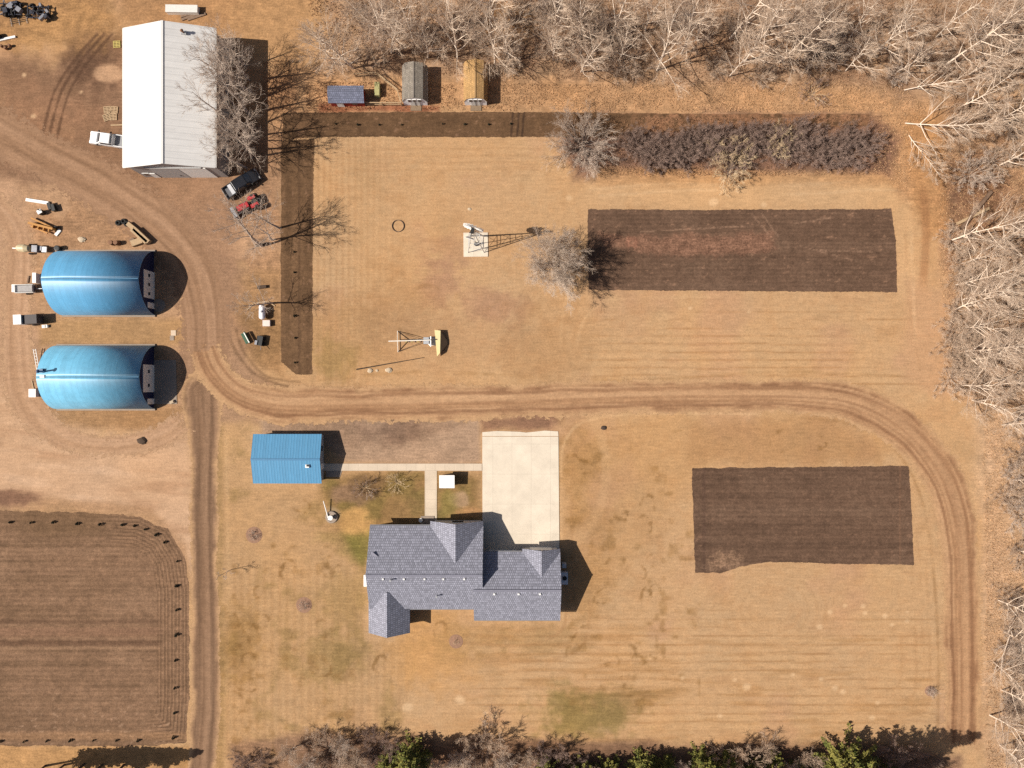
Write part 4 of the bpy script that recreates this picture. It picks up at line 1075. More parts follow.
MB().box(G(184, 11.5, .93), (5.3, 1.25, .06), rz=R(-1)).build('lid', mat('dull_white', (.6, .58, .54), .5, .1), ws)
M_old = mat('old_boards', alb((150, 122, 100)), .85, .25, 3)
for k, (x0, y0, x1, y1, t) in enumerate([(182, 20, 200, 13, 'lower'), (181, 17, 198, 11.5, 'middle'), (188, 20, 206, 14, 'right-hand')]):
    plank('plank', G(x0, y0), G(x1, y1), .4, .16, M_old, f'weathered {t} plank of three behind the barn by the white box', 'plank', z=.02)
def pallet(c, rz, label, z=0, m=None, name='wooden_pallet'):
    p = empty(name, c, rz, label, 'pallet', 'wooden pallets beside the barn'); O = Vector((0, 0, 0))
    for k in range(5): MB().box((0, -.5 + k * .25, .13 + z), (1.2, .14, .03)).build('slat', m or M_wood, p, off=O)
    for x in (-.54, 0, .54): MB().box((x, 0, .065 + z), (.1, 1.1, .1)).build('bearer', m or M_wood, p, off=O)
    return p
M_yel = mat('yellow_pallet', (.42, .33, .10), .7, .15)
pallet(G(117, 44.5), R(3), 'yellowish pallet by the upper left side of the barn', m=M_yel)
for x, y, rz, t in ((107.5, 110, .1, 'upper left'), (114.5, 110, -.08, 'upper right'), (107, 117.5, .35, 'lower left'), (113.5, 117, .05, 'lower right')):
    pallet(G(x, y), rz, f'pale wooden pallet by the barn, {t} of four')
plank('timber', G(111, 125.5), G(124, 125), .2, .15, M_wood, 'single pale timber lying against the barn above the white truck', 'timber')
# things round the arched sheds
plank('white_beam', G(27, 200), G(49.5, 203.5), .5, .35, M_white, 'long white beam lying above the orange grader blade', 'beam')
for k, (x, y) in enumerate(((52, 207), (55.5, 208.5))):
    o = MB().box(G(x, y, .35), (.5, 1.1, .7), rz=R(18)).box(G(x, y, .74), (.56, 1.16, .08), rz=R(18)).build('black_crate', M_black)
    tag(o, ['left black crate at the end of the white beam', 'right black crate at the end of the white beam'][k], 'crate')
sv = empty('stove', G(43, 213), R(30), 'small dark stove with pale top left of the black crates', 'stove'); O = Vector((0, 0, 0))
MB().box((0, 0, .45), (.7, .6, .9)).build('body', M_black, sv, off=O); MB().box((0, 0, .93), (.78, .68, .06)).build('top', M_steel, sv, off=O)
MB().tube((.2, .15, .95), (.2, .15, 1.5), .08, .08, 10).build('flue', M_black, sv, off=O)
gr_ = empty('grader_blade', G(46, 227.5), R(-14), 'orange road grader blade implement above the upper arched shed', 'grader blade')
MO = mat('orange_paint', (.42, .19, .035), .5, .2, 3)
MB().box((-.3, 0, .55), (4.2, .35, 1.0)).build('blade', MO, gr_, off=O)
MB().bar((-2.4, .9, .5), (1.5, .2, .6), .22).bar((-2.2, -.4, .4), (.9, -.9, .6), .2).build('frame', MO, gr_, off=O)
for k in (-1.5, -.6, .3, 1.2): MB().box((k, -.35, .75), (.14, .6, .5)).build('bracket', MO, gr_, off=O)
MB().lathe((1.9, .5, .35), [(.1, -.12), (.35, -.12), (.35, .12), (.1, .12)], 14, M=Matrix.Rotation(R(90), 3, 'X')).build('wheel', M_tyre, gr_, off=O)
plank('white_board', G(56, 235.5), G(60.5, 230), .5, .2, M_white, 'short white board at the end of the orange grader blade', 'board')
mx_ = empty('cement_mixer', G(30, 249.5), R(-3), 'cream and grey trailer mixer left of the upper arched shed', 'mixer trailer')
MB().lathe((-.4, 0, 1.0), [(.3, -1.1), (.62, -.7), (.66, .3), (.5, .9), (.25, 1.1)], 16, M=Matrix.Rotation(R(90), 3, 'Y')).build('drum', mat('cream_paint', (.55, .45, .28), .45, .1), mx_, off=O)
MB().box((1.5, 0, .8), (.9, 1.1, .8)).box((2.3, .15, .6), (.5, .7, .6)).build('engine', mat('grey_scrap', (.22, .22, .24)), mx_, off=O)
MB().bar((-2.6, 0, .45), (3.0, 0, .45), .16).build('drawbar', M_steel, mx_, off=O)
for s in (-1, 1): MB().lathe((.4, s * .75, .33), [(.12, -.1), (.33, -.1), (.33, .1), (.12, .1)], 14, M=Matrix.Rotation(R(90), 3, 'X')).build('wheel', M_tyre, mx_, off=O)
MB().box((2.9, 0, .7), (.8, .9, .3)).build('tray', M_steel, mx_, off=O)
o = MB().lathe(G(60, 249, .0), [(.35, 0), (.45, .05), (.45, .45), (.47, .5), (.45, .9), (.3, .92)], 16).build('black_barrel', M_black); tag(o, 'black barrel behind the left end of the upper arched shed', 'barrel')
for k, (x, y) in enumerate(((118.5, 223), (124, 221.5), (127, 224))):
    o = MB().ring(G(x, y, .16), .32, .16, 20, 8).build('rubber_hoop', M_tyre); tag(o, ['old tyre left of three near the lumber', 'old tyre in the middle of three near the lumber', 'old tyre right of three nearest the lumber'][k], 'tyre')
for k, (x0, y0, x1, y1, t) in enumerate([(129, 224, 137, 230.5, 'upper short'), (134, 230, 149, 243.5, 'long middle'), (136.5, 229.5, 151, 243, 'long outer')]):
    plank('lumber_beam', G(x0, y0), G(x1, y1), .7, .9 if k else .6, M_wood, f'{t} beam of the pale lumber near the upper arched shed', 'lumber')
o = MB().box(G(138, 242.5, .3), (1.8, 1.0, .6), rz=R(20)).build('wood_block', M_wood); tag(o, 'low pale block of wood left of the long lumber', 'wood block')
o = MB().box(G(133.5, 241, .2), (.8, .7, .4), rz=R(40)).build('wood_block', M_old); tag(o, 'small rough wood block at the foot of the lumber', 'wood block')
for k, x in enumerate((113.5, 118.5)):
    o = MB().lathe(G(x, 243.5, 0), [(.36, 0), (.4, .1), (.36, .45), (.4, .6), (.36, 1.0), (.2, 1.02)], 14).build('rusty_barrel', M_rust); tag(o, ['left rusty barrel above the upper arched shed', 'right rusty barrel above the upper arched shed'][k], 'barrel')
def stone(name, c, r, label, cat, m, seed=0, flat=.5):
    rg = random.Random(seed); c = Vector(c); b = MB(); n = 9
    prof = [(.5, 0), (1, .15), (1.05, .45), (.75, .85), (.25, 1)]
    vs = []
    for q, z in prof:
        for k in range(n):
            rr = r * q * rg.uniform(.8, 1.2); a = 6.283 * k / n
            vs.append(c + Vector((rr * math.cos(a), rr * math.sin(a) * .8, z * r * flat)))
    fs = [(i * n + k, i * n + (k + 1) % n, (i + 1) * n + (k + 1) % n, (i + 1) * n + k) for i in range(4) for k in range(n)] + [tuple(range(4 * n, 5 * n))]
    o = b.add(vs, fs).build(name, m, smooth=False); return tag(o, label, cat)
M_stone = mat('pale_stone', alb((222, 196, 164)), .85, .15, 3, bump=.3)
stone('boulder', G(82, 239.5), .6, 'pale boulder on the bare ground above the upper arched shed', 'boulder', M_stone, 1)
# utility trailers behind the arched sheds
def box_trailer(loc, rz, label, L=1.8, W=1.2, H=.9, m=None):
    t = empty('utility_trailer', loc, rz, label, 'trailer'); O = Vector((0, 0, 0)); m = m or M_trim
    MB().box((0, 0, .55), (L, W, .1)).build('deck', M_old, t, off=O)
    for s in (-1, 1):
        MB().box((0, s * W / 2, .55 + H / 2), (L, .07, H)).build('side_panel', m, t, off=O)
        MB().lathe((0, s * (W / 2 + .14), .3), [(.1, -.09), (.3, -.09), (.3, .09), (.1, .09)], 14, M=Matrix.Rotation(R(90), 3, 'X')).build('wheel', M_tyre, t, off=O)
    MB().box((-L / 2 - .04, 0, .55 + H / 2), (.07, W, H)).build('tailgate', m, t, off=O)
    MB().bar((L / 2, 0, .5), (L / 2 + 1.0, 0, .45), .1).build('drawbar', M_steel, t, off=O)
    MB().box((.1, 0, .9), (L * .8, W * .8, .5)).build('load', mat('grey_load', (.33, .31, .30), .7, .2, 4), t, off=O)
    return t
box_trailer(G(29, 289.5), R(2), 'grey loaded trailer with white sides behind the upper arched shed', 3.0, 1.3, .7, M_trim)
o = MB().box(G(18.5, 289, .4), (1.0, 1.2, .8)).box(G(18.5, 289, .84), (1.06, 1.26, .08)).build('white_bin', M_white); tag(o, 'white lidded bin left of the grey loaded trailer', 'bin')
for k, (x, y) in enumerate(((28, 280), (33, 278.5), (38, 280))):
    plank('leaning_pole', G(x, y + 3), G(x + 1.2, y - 4), .2, .2, M_old, ['left weathered pole of three above the loaded trailer', 'middle weathered pole of three above the loaded trailer', 'right weathered pole of three above the loaded trailer'][k], 'pole')
o = MB().box(G(39.3, 279, .6), (.5, 1.6, 1.2)).box(G(39.3, 279, 1.24), (.6, 1.7, .08)).build('cupboard', M_white); tag(o, 'tall white cupboard at the back wall of the upper arched shed', 'cupboard')
pl = empty('horse_trailer', G(32, 320.5), R(3), 'white boxy trailer standing between the two arched sheds', 'trailer')
MB().box((.9, 0, 1.1), (2.3, 1.5, 1.6)).build('body', mat('dark_trailer', (.06, .05, .05), .6, .2), pl, off=O)
MB().box((-.9, 0, 1.25), (1.2, 1.5, 1.9)).build('front_box', M_white, pl, off=O)
MB().box((-.9, 0, 2.22), (1.3, 1.6, .06)).build('roof', M_trim, pl, off=O)
for s in (-1, 1): MB().lathe((.6, s * .82, .32), [(.1, -.09), (.32, -.09), (.32, .09), (.1, .09)], 14, M=Matrix.Rotation(R(90), 3, 'X')).build('wheel', M_tyre, pl, off=O)
o = MB().box(G(46, 326.5, .2), (.9, .5, .4), rz=.1).box(G(45.4, 326.5, .45), (.4, .4, .1)).build('white_crate', M_white); tag(o, 'small white crate beside the boxy trailer', 'crate')
o = MB().box(G(36, 393, .45), (1.1, 1.3, .9)).box(G(36, 393, .92), (1.16, 1.36, .06)).build('white_bin', M_white); tag(o, 'white chest at the back of the lower arched shed', 'chest')
ld = empty('ladder', G(38.5, 360), R(92), 'pale ladder leaning low behind the lower arched shed', 'ladder')
for s in (-.2, .2): MB().bar((-1.6, s, .2), (1.8, s, .9), .08).build('rail', M_trim, ld, off=O)
for k in range(7): MB().bar((-1.4 + k * .5, -.2, .24 + k * .1), (-1.4 + k * .5, .2, .24 + k * .1), .05).build('rung', M_trim, ld, off=O)
plank('timber', G(32, 381), G(34, 390), .18, .12, M_wood, 'short timber behind the lower arched shed', 'timber')
plank('paving_slab', G(171, 333), G(176, 333), .9, .08, M_conc, 'upper pale paving slab on the ground between the arched sheds', 'slab')
plank('paving_slab', G(170, 338), G(174, 338), .8, .08, M_conc2, 'lower pale paving slab on the ground between the arched sheds', 'slab')
o = MB().box(G(172.8, 402, .2), (.7, .5, .35), rz=.4).box(G(172.8, 402, .42), (.5, .35, .1), rz=.4).build('stone_block', M_stone); tag(o, 'pale block at the corner of the grey slab', 'block')
# propane tank group
tk = empty('propane_tank', G(264, 312.5), 0, 'white propane tank on legs beside the planted strip', 'tank')
c = Vector(tk.location)
MB().lathe(c + Vector((0, 0, .9)), [(.1, -1.25), (.38, -1.12), (.5, -.9), (.5, .9), (.38, 1.12), (.1, 1.25)], 18, M=Matrix.Rotation(R(90), 3, 'X')).build('vessel', mat('tank_white', (.78, .75, .77), .35, .03), tk)
for s in (-.7, .7): MB().box(c + Vector((0, s, .25)), (.8, .14, .5)).build('leg', M_steel, tk)
MB().tube(c + Vector((0, 0, 1.38)), c + Vector((0, 0, 1.6)), .16, .16, 12).build('valve_dome', M_steel, tk)
o = MB().box(G(267.5, 323.5, .3), (1.15, .95, .6)).box(G(267.5, 323.5, .63), (1.2, 1.0, .06)).build('white_box', mat('pinkish_white', (.62, .52, .47), .6)); tag(o, 'pale square box just below the propane tank', 'box')
bl = empty('lawn_roller', G(261.5, 341), R(80), 'black and grey machine below the pale square box', 'machine')
MB().box((0, 0, .6), (1.6, .9, .6)).build('body', M_black, bl, off=O); MB().box((-.4, .5, .9), (.7, .4, .3)).build('engine', mat('grey_scrap', (.22, .22, .24)), bl, off=O)
for x in (-.5, .5):
    for s in (-1, 1): MB().lathe((x, s * .55, .3), [(.1, -.1), (.3, -.1), (.3, .1), (.1, .1)], 14, M=Matrix.Rotation(R(90), 3, 'X')).build('wheel', M_tyre, bl, off=O)
MB().bar((-.8, -.3, .7), (-1.5, -.5, 1.1), .06).build('handle', M_steel, bl, off=O)
gn = empty('green_bench', G(247, 338), R(-62), 'dark green and white bench by the yard road bend', 'bench')
for k in (-.36, -.12, .12): MB().box((0, k, .48), (1.9, .2, .06)).build('seat_slat', mat('green_paint', (.02, .09, .05), .5) if k < .1 else M_white, gn, off=O)
MB().box((0, .34, .75), (1.9, .06, .5)).build('backrest', mat('green_paint', (.02, .09, .05)), gn, off=O)
for x in (-.8, .8):
    for y in (-.35, .25): MB().box((x, y, .22), (.08, .08, .44)).build('leg', M_black, gn, off=O)
for k, (x0, y0, x1, y1) in enumerate(((253, 303.5, 268, 301.5), (247, 310, 254, 303.5), (268, 301.5, 275, 306))):
    plank('fallen_branch', G(x0, y0), G(x1, y1), .16, .14, M_wood, ['long pale branch lying above the propane tank', 'pale branch left of the propane tank', 'pale branch right of the propane tank'][k], 'branch')
plank('log', G(258, 287.6), G(267, 286.6), .5, .45, M_dark if False else mat('dark_log', (.07, .045, .03), .9, .2), 'dark short log on the ground above the propane tank', 'log')
plank('log', G(256, 246), G(268, 243.5), .4, .4, mat('dark_log', (.07, .045, .03)), 'dark log beside the planted strip under bare branches', 'log')

# ---- water-pumping windmill on its pad ----------------------------------
wm = empty('windmill', G(476, 244.5), 0, 'white farm windmill on four thin legs over a square concrete pad', 'windmill')
c = Vector(wm.location); Hh = 10.2
M_zinc = mat('windmill_zinc', (.50, .49, .47), .5, .1, 4)
top = c + Vector((0, 0, Hh))
for sx in (-1, 1):
    for sy in (-1, 1):
        MB().bar(c + Vector((sx * 1.35, sy * 1.35, .1)), top + Vector((sx * .15, sy * .15, -.3)), .10).build('leg', M_zinc, wm)
for lv in (2.4, 4.8, 7.0):
    k = 1.35 - 1.2 * lv / Hh; b = MB()
    pts = [c + Vector((sx * k, sy * k, lv)) for sx, sy in ((-1, -1), (1, -1), (1, 1), (-1, 1))]
    for i in range(4): b.bar(pts[i], pts[(i + 1) % 4], .06)
    k2 = 1.35 - 1.2 * (lv - 2.2) / Hh
    lo = [c + Vector((sx * k2, sy * k2, lv - 2.2)) for sx, sy in ((-1, -1), (1, -1), (1, 1), (-1, 1))]
    for i in range(4): b.bar(lo[i], pts[(i + 1) % 4], .035)
    b.build('brace', M_zinc, wm)
MB().tube(c + Vector((0, 0, .1)), top, .05, .05, 8).build('pump_rod', M_zinc, wm)
MB().lathe(c + Vector((0, 0, .12)), [(.3, 0), (.32, .3), (.14, .45), (.12, 1.1), (.2, 1.15), (.1, 1.3)], 14).build('pump', mat('dark_scrap', (.03, .032, .045)), wm)
# wheel: disc plane lies east-west, tilted face to the south-east
ang = R(-18)
ax = Vector((math.sin(ang), -math.cos(ang), 0)); ux = Vector((math.cos(ang), math.sin(ang), 0)); uz = Vector((0, 0, 1))
hub = top + ax * -.45 + Vector((0, 0, .1))
wheel = MB().tube(hub - ax * .18, hub + ax * .18, .14, .14, 12).build('hub', M_zinc, wm)
b = MB(); nb = 18
for k in range(nb):
    t = 2 * math.pi * k / nb; d = ux * math.cos(t) + uz * math.sin(t); e = -ux * math.sin(t) + uz * math.cos(t)
    for r0, r1, wa, wb in ((.42, 1.6, .11, .30),):
        tw = ax * .16
        b.add([hub + d * r0 - e * wa - tw * .5, hub + d * r0 + e * wa + tw * .5, hub + d * r1 + e * wb + tw, hub + d * r1 - e * wb - tw], [(0, 1, 2, 3)])
bl_ = b.build('blades', M_white, wm)
m_ = bl_.modifiers.new('t', 'SOLIDIFY'); m_.thickness = .03
MB().ring(Vector((0, 0, 0)), 1.0, .03, 24, 5).build('wheel_rim', M_zinc, wm, off=Vector((0, 0, 0)))
rim = bpy.data.objects['wheel_rim']; rim.location = hub - c; rim.rotation_euler = (R(90), 0, ang)
MB().box(top + Vector((0, 0, .1)), (.5, .8, .45), rz=ang).build('gearbox', M_black, wm)
MB().bar(top + Vector((0, 0, .2)), top - ax * -1.0 + Vector((0, 0, .2)), .08).bar(top + Vector((-.5, -.35, .35)), top + Vector((.5, -.25, .35)), .1).build('tail_boom', M_black, wm)
ta = top + ax * .9
tv = MB().add([ta + uz * -.35 + ux * -.55 + ax * .1, ta + uz * .5 + ux * -.75 + ax * .5, ta + uz * .55 + ux * .7 + ax * .5, ta + uz * -.35 + ux * .45 + ax * .1], [(0, 1, 2, 3)]).build('tail_vane', M_white, wm)
m_ = tv.modifiers.new('t', 'SOLIDIFY'); m_.thickness = .04
# loose bits by the pad
o = MB().ring(G(398, 226, .1), .98, .05, 26, 6, squash=2.2).build('fire_ring', mat('fire_ring_steel', (.13, .09, .07), .8, .2)); tag(o, 'thin dark round fire ring in the lawn left of the windmill', 'fire ring')
stone('stone', G(469.5, 209), .28, 'small white stone on the lawn above the windmill', 'stone', M_stone, 4)

# ---- wooden play set ------------------------------------------------------
ps = empty('play_set', G(428, 342), 0, 'play set with yellow pitched roof, white beam and swing frame on the lawn', 'play set')
M_yr = mat('yellow_canopy', (.46, .38, .19), .6, .08, 2)
M_pl = mat('white_timber', (.66, .60, .52), .6, .08)
h = 2.6
tc_ = P(440, 342, 2.8)
r0, r1 = P(440.5, 330.5, 1.05), P(440, 353, 1.05)
e0, e1 = P(447.5, 341, .3), P(447.5, 344, .3)
b = MB()
w0, w1 = P(434.5, 330, .55), P(437, 356.5, .55)
rf = MB().panel([w0, w1, r1, r0], .08).build('canopy', M_yr, ps)
MB().add([r0, r1, e1, e0, r0 - Vector((0, 0, .07)), r1 - Vector((0, 0, .07)), e1 - Vector((0, 0, .07)), e0 - Vector((0, 0, .07))],
         [(0, 1, 2, 3), (7, 6, 5, 4), (0, 4, 5, 1), (1, 5, 6, 2), (2, 6, 7, 3), (3, 7, 4, 0)]).build('canopy_back', mat('canopy_brown', (.10, .065, .04), .8), ps)
gxx = [G(437.6, 333), G(437.6, 352), G(446, 340.5), G(446, 344.5)]
for q, hh in zip(gxx, (.6, .6, .3, .3)): MB().box(q + Vector((0, 0, hh / 2)), (.12, .12, hh)).build('post', M_pl, ps)
MB().box(G(435, 341.5, .3), (1.5, 1.4, .1)).build('platform', M_pl, ps)
b0, b1 = P(388.5, 341.2, 1.7), P(431, 340, 1.7)
MB().bar(b0, b1, .16, .18).build('beam', M_pl, ps)
apx = P(397.5, 341, 1.68)
MB().bar(P(397.5, 331, .02), apx, .11).build('frame_leg', M_pl, ps); MB().bar(P(398, 352, .02), apx, .11).build('frame_leg', M_pl, ps)
for yy in (331.5, 351.5): MB().bar(P(398, yy, .25), P(426, 340.5, .9), .07).build('stay', mat('dark_bar', (.05, .035, .025), .8, .2), ps)
MB().bar(P(397.5, 331.2, .35), P(397.9, 351.8, .35), .09).build('cross_bar', M_pl, ps)
for x in (405, 411, 417):
    top_ = P(x, 340.7, 1.6)
    sw = MB().box((top_.x, top_.y, .5), (.2, .5, .05)).build('swing_seat', M_yel, ps)
    for s in (-.22, .22): MB().tube((top_.x, top_.y + s, .5), (top_.x, top_.y + s * .9, 1.6), .025, .025, 6).build('chain', M_steel, sw)
MB().box(G(427, 341, .6), (.9, 1.1, 1.1)).build('climbing_wall', mat('grey_panel', (.35, .36, .38), .6), ps)
MB().add([P(431, 336, 1.2), P(431, 347, 1.2), P(427, 343, .1), P(427, 339, .1)], [(0, 1, 2, 3)]).build('slide', M_white, ps)
bpy.data.objects['slide'].modifiers.new('t', 'SOLIDIFY').thickness = .05
o = MB().tube(G(356.5, 369.4, .1), G(424, 357.5, .06), .11, .05, 8).build('shadow_bar', mat('dark_bar', (.05, .035, .025), .8, .2)); tag(o, 'long thin dark bar for a pole shadow on the lawn below the play set', 'pole')  # dark bar laid in place of the cast shadow of an upright pole
for k, (x, y, r) in enumerate(((370, 370.5, .42), (388.5, 370, .55), (377, 370.5, .25))):
    stone('stone', G(x, y), r, ['pale stone at the thick end of the long dark shadow bar', 'largest pale stone under the long dark shadow bar', 'smallest pale stone under the long dark shadow bar'][k], 'stone', M_stone, 10 + k)

# ---- garden ornaments ---------------------------------------------------
bb = empty('garden_well', G(331.8, 517), 0, 'round stone garden well with white cap beside a white pole', 'well')
c = Vector(bb.location)
MB().lathe(c, [(1.0, 0), (1.05, .12), (.95, .3), (.7, .32), (.7, .2)], 20).build('stone_ring', M_conc2, bb)
MB().lathe(c, [(.3, 0), (.3, .8), (.42, .85), (.4, .95), (.12, 1.0)], 16).build('cap', M_white, bb)
MB().tube(c + Vector((.5, .4, 0)), c + Vector((.5, .4, .9)), .06, .06, 8).build('spout', M_black, bb)
o = MB().tube(G(329.5, 522, .1), G(325, 500, 1.0), .1, .07, 8).build('white_pole', M_white); tag(o, 'slanting white pole beside the round garden well', 'pole')
o = MB().lathe(G(264.5, 481, 0) + Vector((8.5, .8, 0)), [(.12, 0), (.15, .05), (.14, .4), (.1, .42)], 10).build('white_bucket', M_white); tag(o, 'small white bucket at the lower right corner of the blue shed', 'bucket')
stone('stump', G(142, 441), .75, 'dark round stump on the pale track below the arched sheds', 'stump', mat('dark_log', (.07, .045, .03)), 7, .5)
stone('dark_rock', G(603.5, 428), .45, 'small dark rock in the turf right of the driveway top', 'rock', mat('dark_rock', (.06, .04, .03), .9, .2), 9, .6)
plank('log', G(956, 224), G(988, 208.5), .45, .45, M_wood, 'long pale fallen log in the litter of the right-hand trees', 'log')
plank('log', G(960, 229), G(990, 192), .5, .5, mat('brown_log', (.16, .10, .065), .9, .2), 'brown fallen trunk crossing the pale log on the right', 'log')

# ================================================================== TREES AND SHRUBS
def rot_about(v, k, a):
    return v * math.cos(a) + k.cross(v) * math.sin(a) + k * k.dot(v) * (1 - math.cos(a))
def perp(v, rg):
    r = Vector((rg.uniform(-1, 1), rg.uniform(-1, 1), rg.uniform(-1, 1)))
    p = v.cross(r)
    return p.normalized() if p.length > 1e-4 else Vector((1, 0, 0))

def chain(segs, p, d, L, r0, r1, n, rg, wob, up):
    """a bending limb; returns sample points (pos, dir, t)"""
    pts = []
    for i in range(n):
        d = (d + Vector((rg.gauss(0, wob), rg.gauss(0, wob), rg.gauss(0, wob) + up))).normalized()
        q = p + d * (L / n)
        ra = r0 + (r1 - r0) * i / n; rb = r0 + (r1 - r0) * (i + 1) / n
        segs.append((p, q, ra, rb)); pts.append((p.copy(), d.copy(), i / n)); p = q
    pts.append((p.copy(), d.copy(), 1.0))
    return pts
def at(pts, t):
    f = t * (len(pts) - 1); i = min(int(f), len(pts) - 2); k = f - i
    return pts[i][0].lerp(pts[i + 1][0], k), pts[i + 1][1]

def twigs_from(segs, pts, rg, n, Lc, levels, spread, up, r, tmin=.2, wob=.12):
    for _ in range(n):
        t = rg.uniform(tmin, 1.0); p, d = at(pts, t)
        dd = rot_about(d, perp(d, rg), rg.uniform(*spread)).normalized()
        L = Lc * (1.1 - .5 * t) * rg.uniform(.6, 1.25)
        c = chain(segs, p, dd, L, r, r * .45, 3 if levels > 1 else 2, rg, wob, up)
        if levels > 1: twigs_from(segs, c, rg, max(3, int(n * .62)), L * .55, levels - 1, spread, up, r * .6, .15, wob)

def mesh_tubes(name, segs, m):
    """all limb segments as three-sided tapering tubes"""
    P0 = np.array([s[0][:] for s in segs]); P1 = np.array([s[1][:] for s in segs])
    r0 = np.array([s[2] for s in segs])[:, None]; r1 = np.array([s[3] for s in segs])[:, None]
    d = P1 - P0; d /= np.linalg.norm(d, axis=1, keepdims=True) + 1e-9
    ref = np.where(np.abs(d[:, 2:3]) > .9, np.array([[1., 0, 0]]), np.array([[0, 0, 1.]]))
    u = np.cross(d, ref); u /= np.linalg.norm(u, axis=1, keepdims=True) + 1e-9
    v = np.cross(d, u)
    ring = []
    n = 4 if r0.max() > .06 else 3
    for pp, rr in ((P0, r0), (P1, r1)):
        for k in range(n):
            a = 2 * math.pi * k / n
            ring.append(pp + (u * math.cos(a) + v * math.sin(a)) * rr)
    V = np.stack(ring, 1).reshape(-1, 3)
    b = np.arange(len(segs))[:, None] * 2 * n
    F = np.concatenate([np.stack([b[:, 0] + k, b[:, 0] + (k + 1) % n, b[:, 0] + n + (k + 1) % n, b[:, 0] + n + k], 1) for k in range(n)])
    me = bpy.data.meshes.new(name)
    me.vertices.add(len(V)); me.vertices.foreach_set('co', V.ravel())
    me.loops.add(F.size); me.loops.foreach_set('vertex_index', F.ravel().astype(np.int32))
    me.polygons.add(len(F)); me.polygons.foreach_set('loop_start', np.arange(0, F.size, 4, dtype=np.int32)); me.polygons.foreach_set('loop_total', np.full(len(F), 4, np.int32))
    me.polygons.foreach_set('use_smooth', np.ones(len(F), bool))
    me.update(); me.materials.append(m)
    return me

def bark(name, a, var=.25):
    return mat(name, a, .85, var, 1.5, spec=.15)
M_barkp = bark('pale_bark', (.70, .575, .46)); M_twigp = bark('pale_twigs', (.58, .445, .335))
M_barkg = bark('grey_bark', (.44, .36, .30)); M_twigg = bark('grey_twigs', (.52, .415, .335))
M_twigm = bark('mauve_twigs', (.30, .21, .17)); M_twigb = bark('brown_twigs', (.50, .37, .27)); M_twigs = bark('silver_twigs', (.52, .415, .33))
M_twiggold = bark('straw_twigs', (.66, .50, .32))

def poplar_mesh(seed, H, spread, nl=26, tw=6, lean=0.0, low=.10, nb=6):
    rg = random.Random(seed); tr = []; cr = []
    d = Vector((lean * math.cos(seed), lean * math.sin(seed), 1)).normalized()
    t = chain(tr, Vector((0, 0, 0)), d, H, (.25 if low > .2 else .15) * H / 12, .03, 10, rg, .05, .02)
    for i in range(nl):
        s = low + (.98 - low) * (i + rg.random()) / nl
        p, dd = at(t, s)
        a = 2.4 * i + rg.uniform(-.5, .5)
        out = Vector((math.cos(a), math.sin(a), rg.uniform(.45, 1.3))).normalized()
        L = spread * (1.15 - .8 * s) * rg.uniform(.6, 1.35) + .5
        r = (.085 * (1.1 - s * .8)) * H / 12
        c = chain(tr, p, out, L, r, r * .35, 5, rg, .07, .03)
        for _ in range(nb):
            tt = rg.uniform(.25, 1); p2, d2 = at(c, tt)
            d3 = rot_about(d2, perp(d2, rg), rg.uniform(.3, .7)).normalized()
            L2 = L * .5 * rg.uniform(.6, 1.2)
            c2 = chain(cr, p2, d3, L2, r * .36, .011, 4, rg, .08, .03)
            twigs_from(cr, c2, rg, tw, L2 * .6, 2, (.25, .7), .03, .0115, wob=.08)
    return tr, cr
def round_mesh(seed, H, spread, nl=20, tw=7, r=.12):
    """spreading multi-limbed crown"""
    rg = random.Random(seed); tr = []; cr = []
    t = chain(tr, Vector((0, 0, 0)), Vector((0, 0, 1)), H * .42, r * 1.3, r * .8, 5, rg, .08, .0)
    for i in range(nl):
        s = .35 + .65 * rg.random(); p, dd = at(t, s); a = 2.4 * i
        out = Vector((math.cos(a), math.sin(a), rg.uniform(.3, 1.9))).normalized()
        c = chain(tr, p, out, spread * rg.uniform(.75, 1.15), r * .55, r * .16, 6, rg, .16, .06)
        for _ in range(7):
            p2, d2 = at(c, rg.uniform(.25, 1)); d3 = rot_about(d2, perp(d2, rg), rg.uniform(.35, 1.0)).normalized()
            L2 = spread * .42 * rg.uniform(.6, 1.2)
            c2 = chain(cr, p2, d3, L2, r * .18, .010, 4, rg, .13, .03)
            twigs_from(cr, c2, rg, tw, L2 * .5, 2, (.35, 1.0), .03, .0115)
    return tr, cr
def shrub_mesh(seed, H, spread, ns=22, tw=6, r=.035, up=(.25, 1.6)):
    rg = random.Random(seed); tr = []; cr = []
    for i in range(ns):
        a = 2.4 * i + rg.uniform(-.3, .3)
        p = Vector((math.cos(a), math.sin(a), 0)) * spread * rg.uniform(0, .3)
        out = Vector((math.cos(a), math.sin(a), rg.uniform(*up))).normalized()
        L = math.hypot(H, spread) * rg.uniform(.55, .95)
        c = chain(tr, p, out, L, r, r * .35, 5, rg, .12, -.01)
        for _ in range(5):
            p2, d2 = at(c, rg.uniform(.2, 1)); d3 = rot_about(d2, perp(d2, rg), rg.uniform(.3, .9)).normalized()
            L2 = L * .4 * rg.uniform(.6, 1.2)
            c2 = chain(cr, p2, d3, L2, r * .45, .009, 3, rg, .13, .03)
            twigs_from(cr, c2, rg, tw, L2 * .5, 2, (.35, .9), .03, .0105)
    return tr, cr

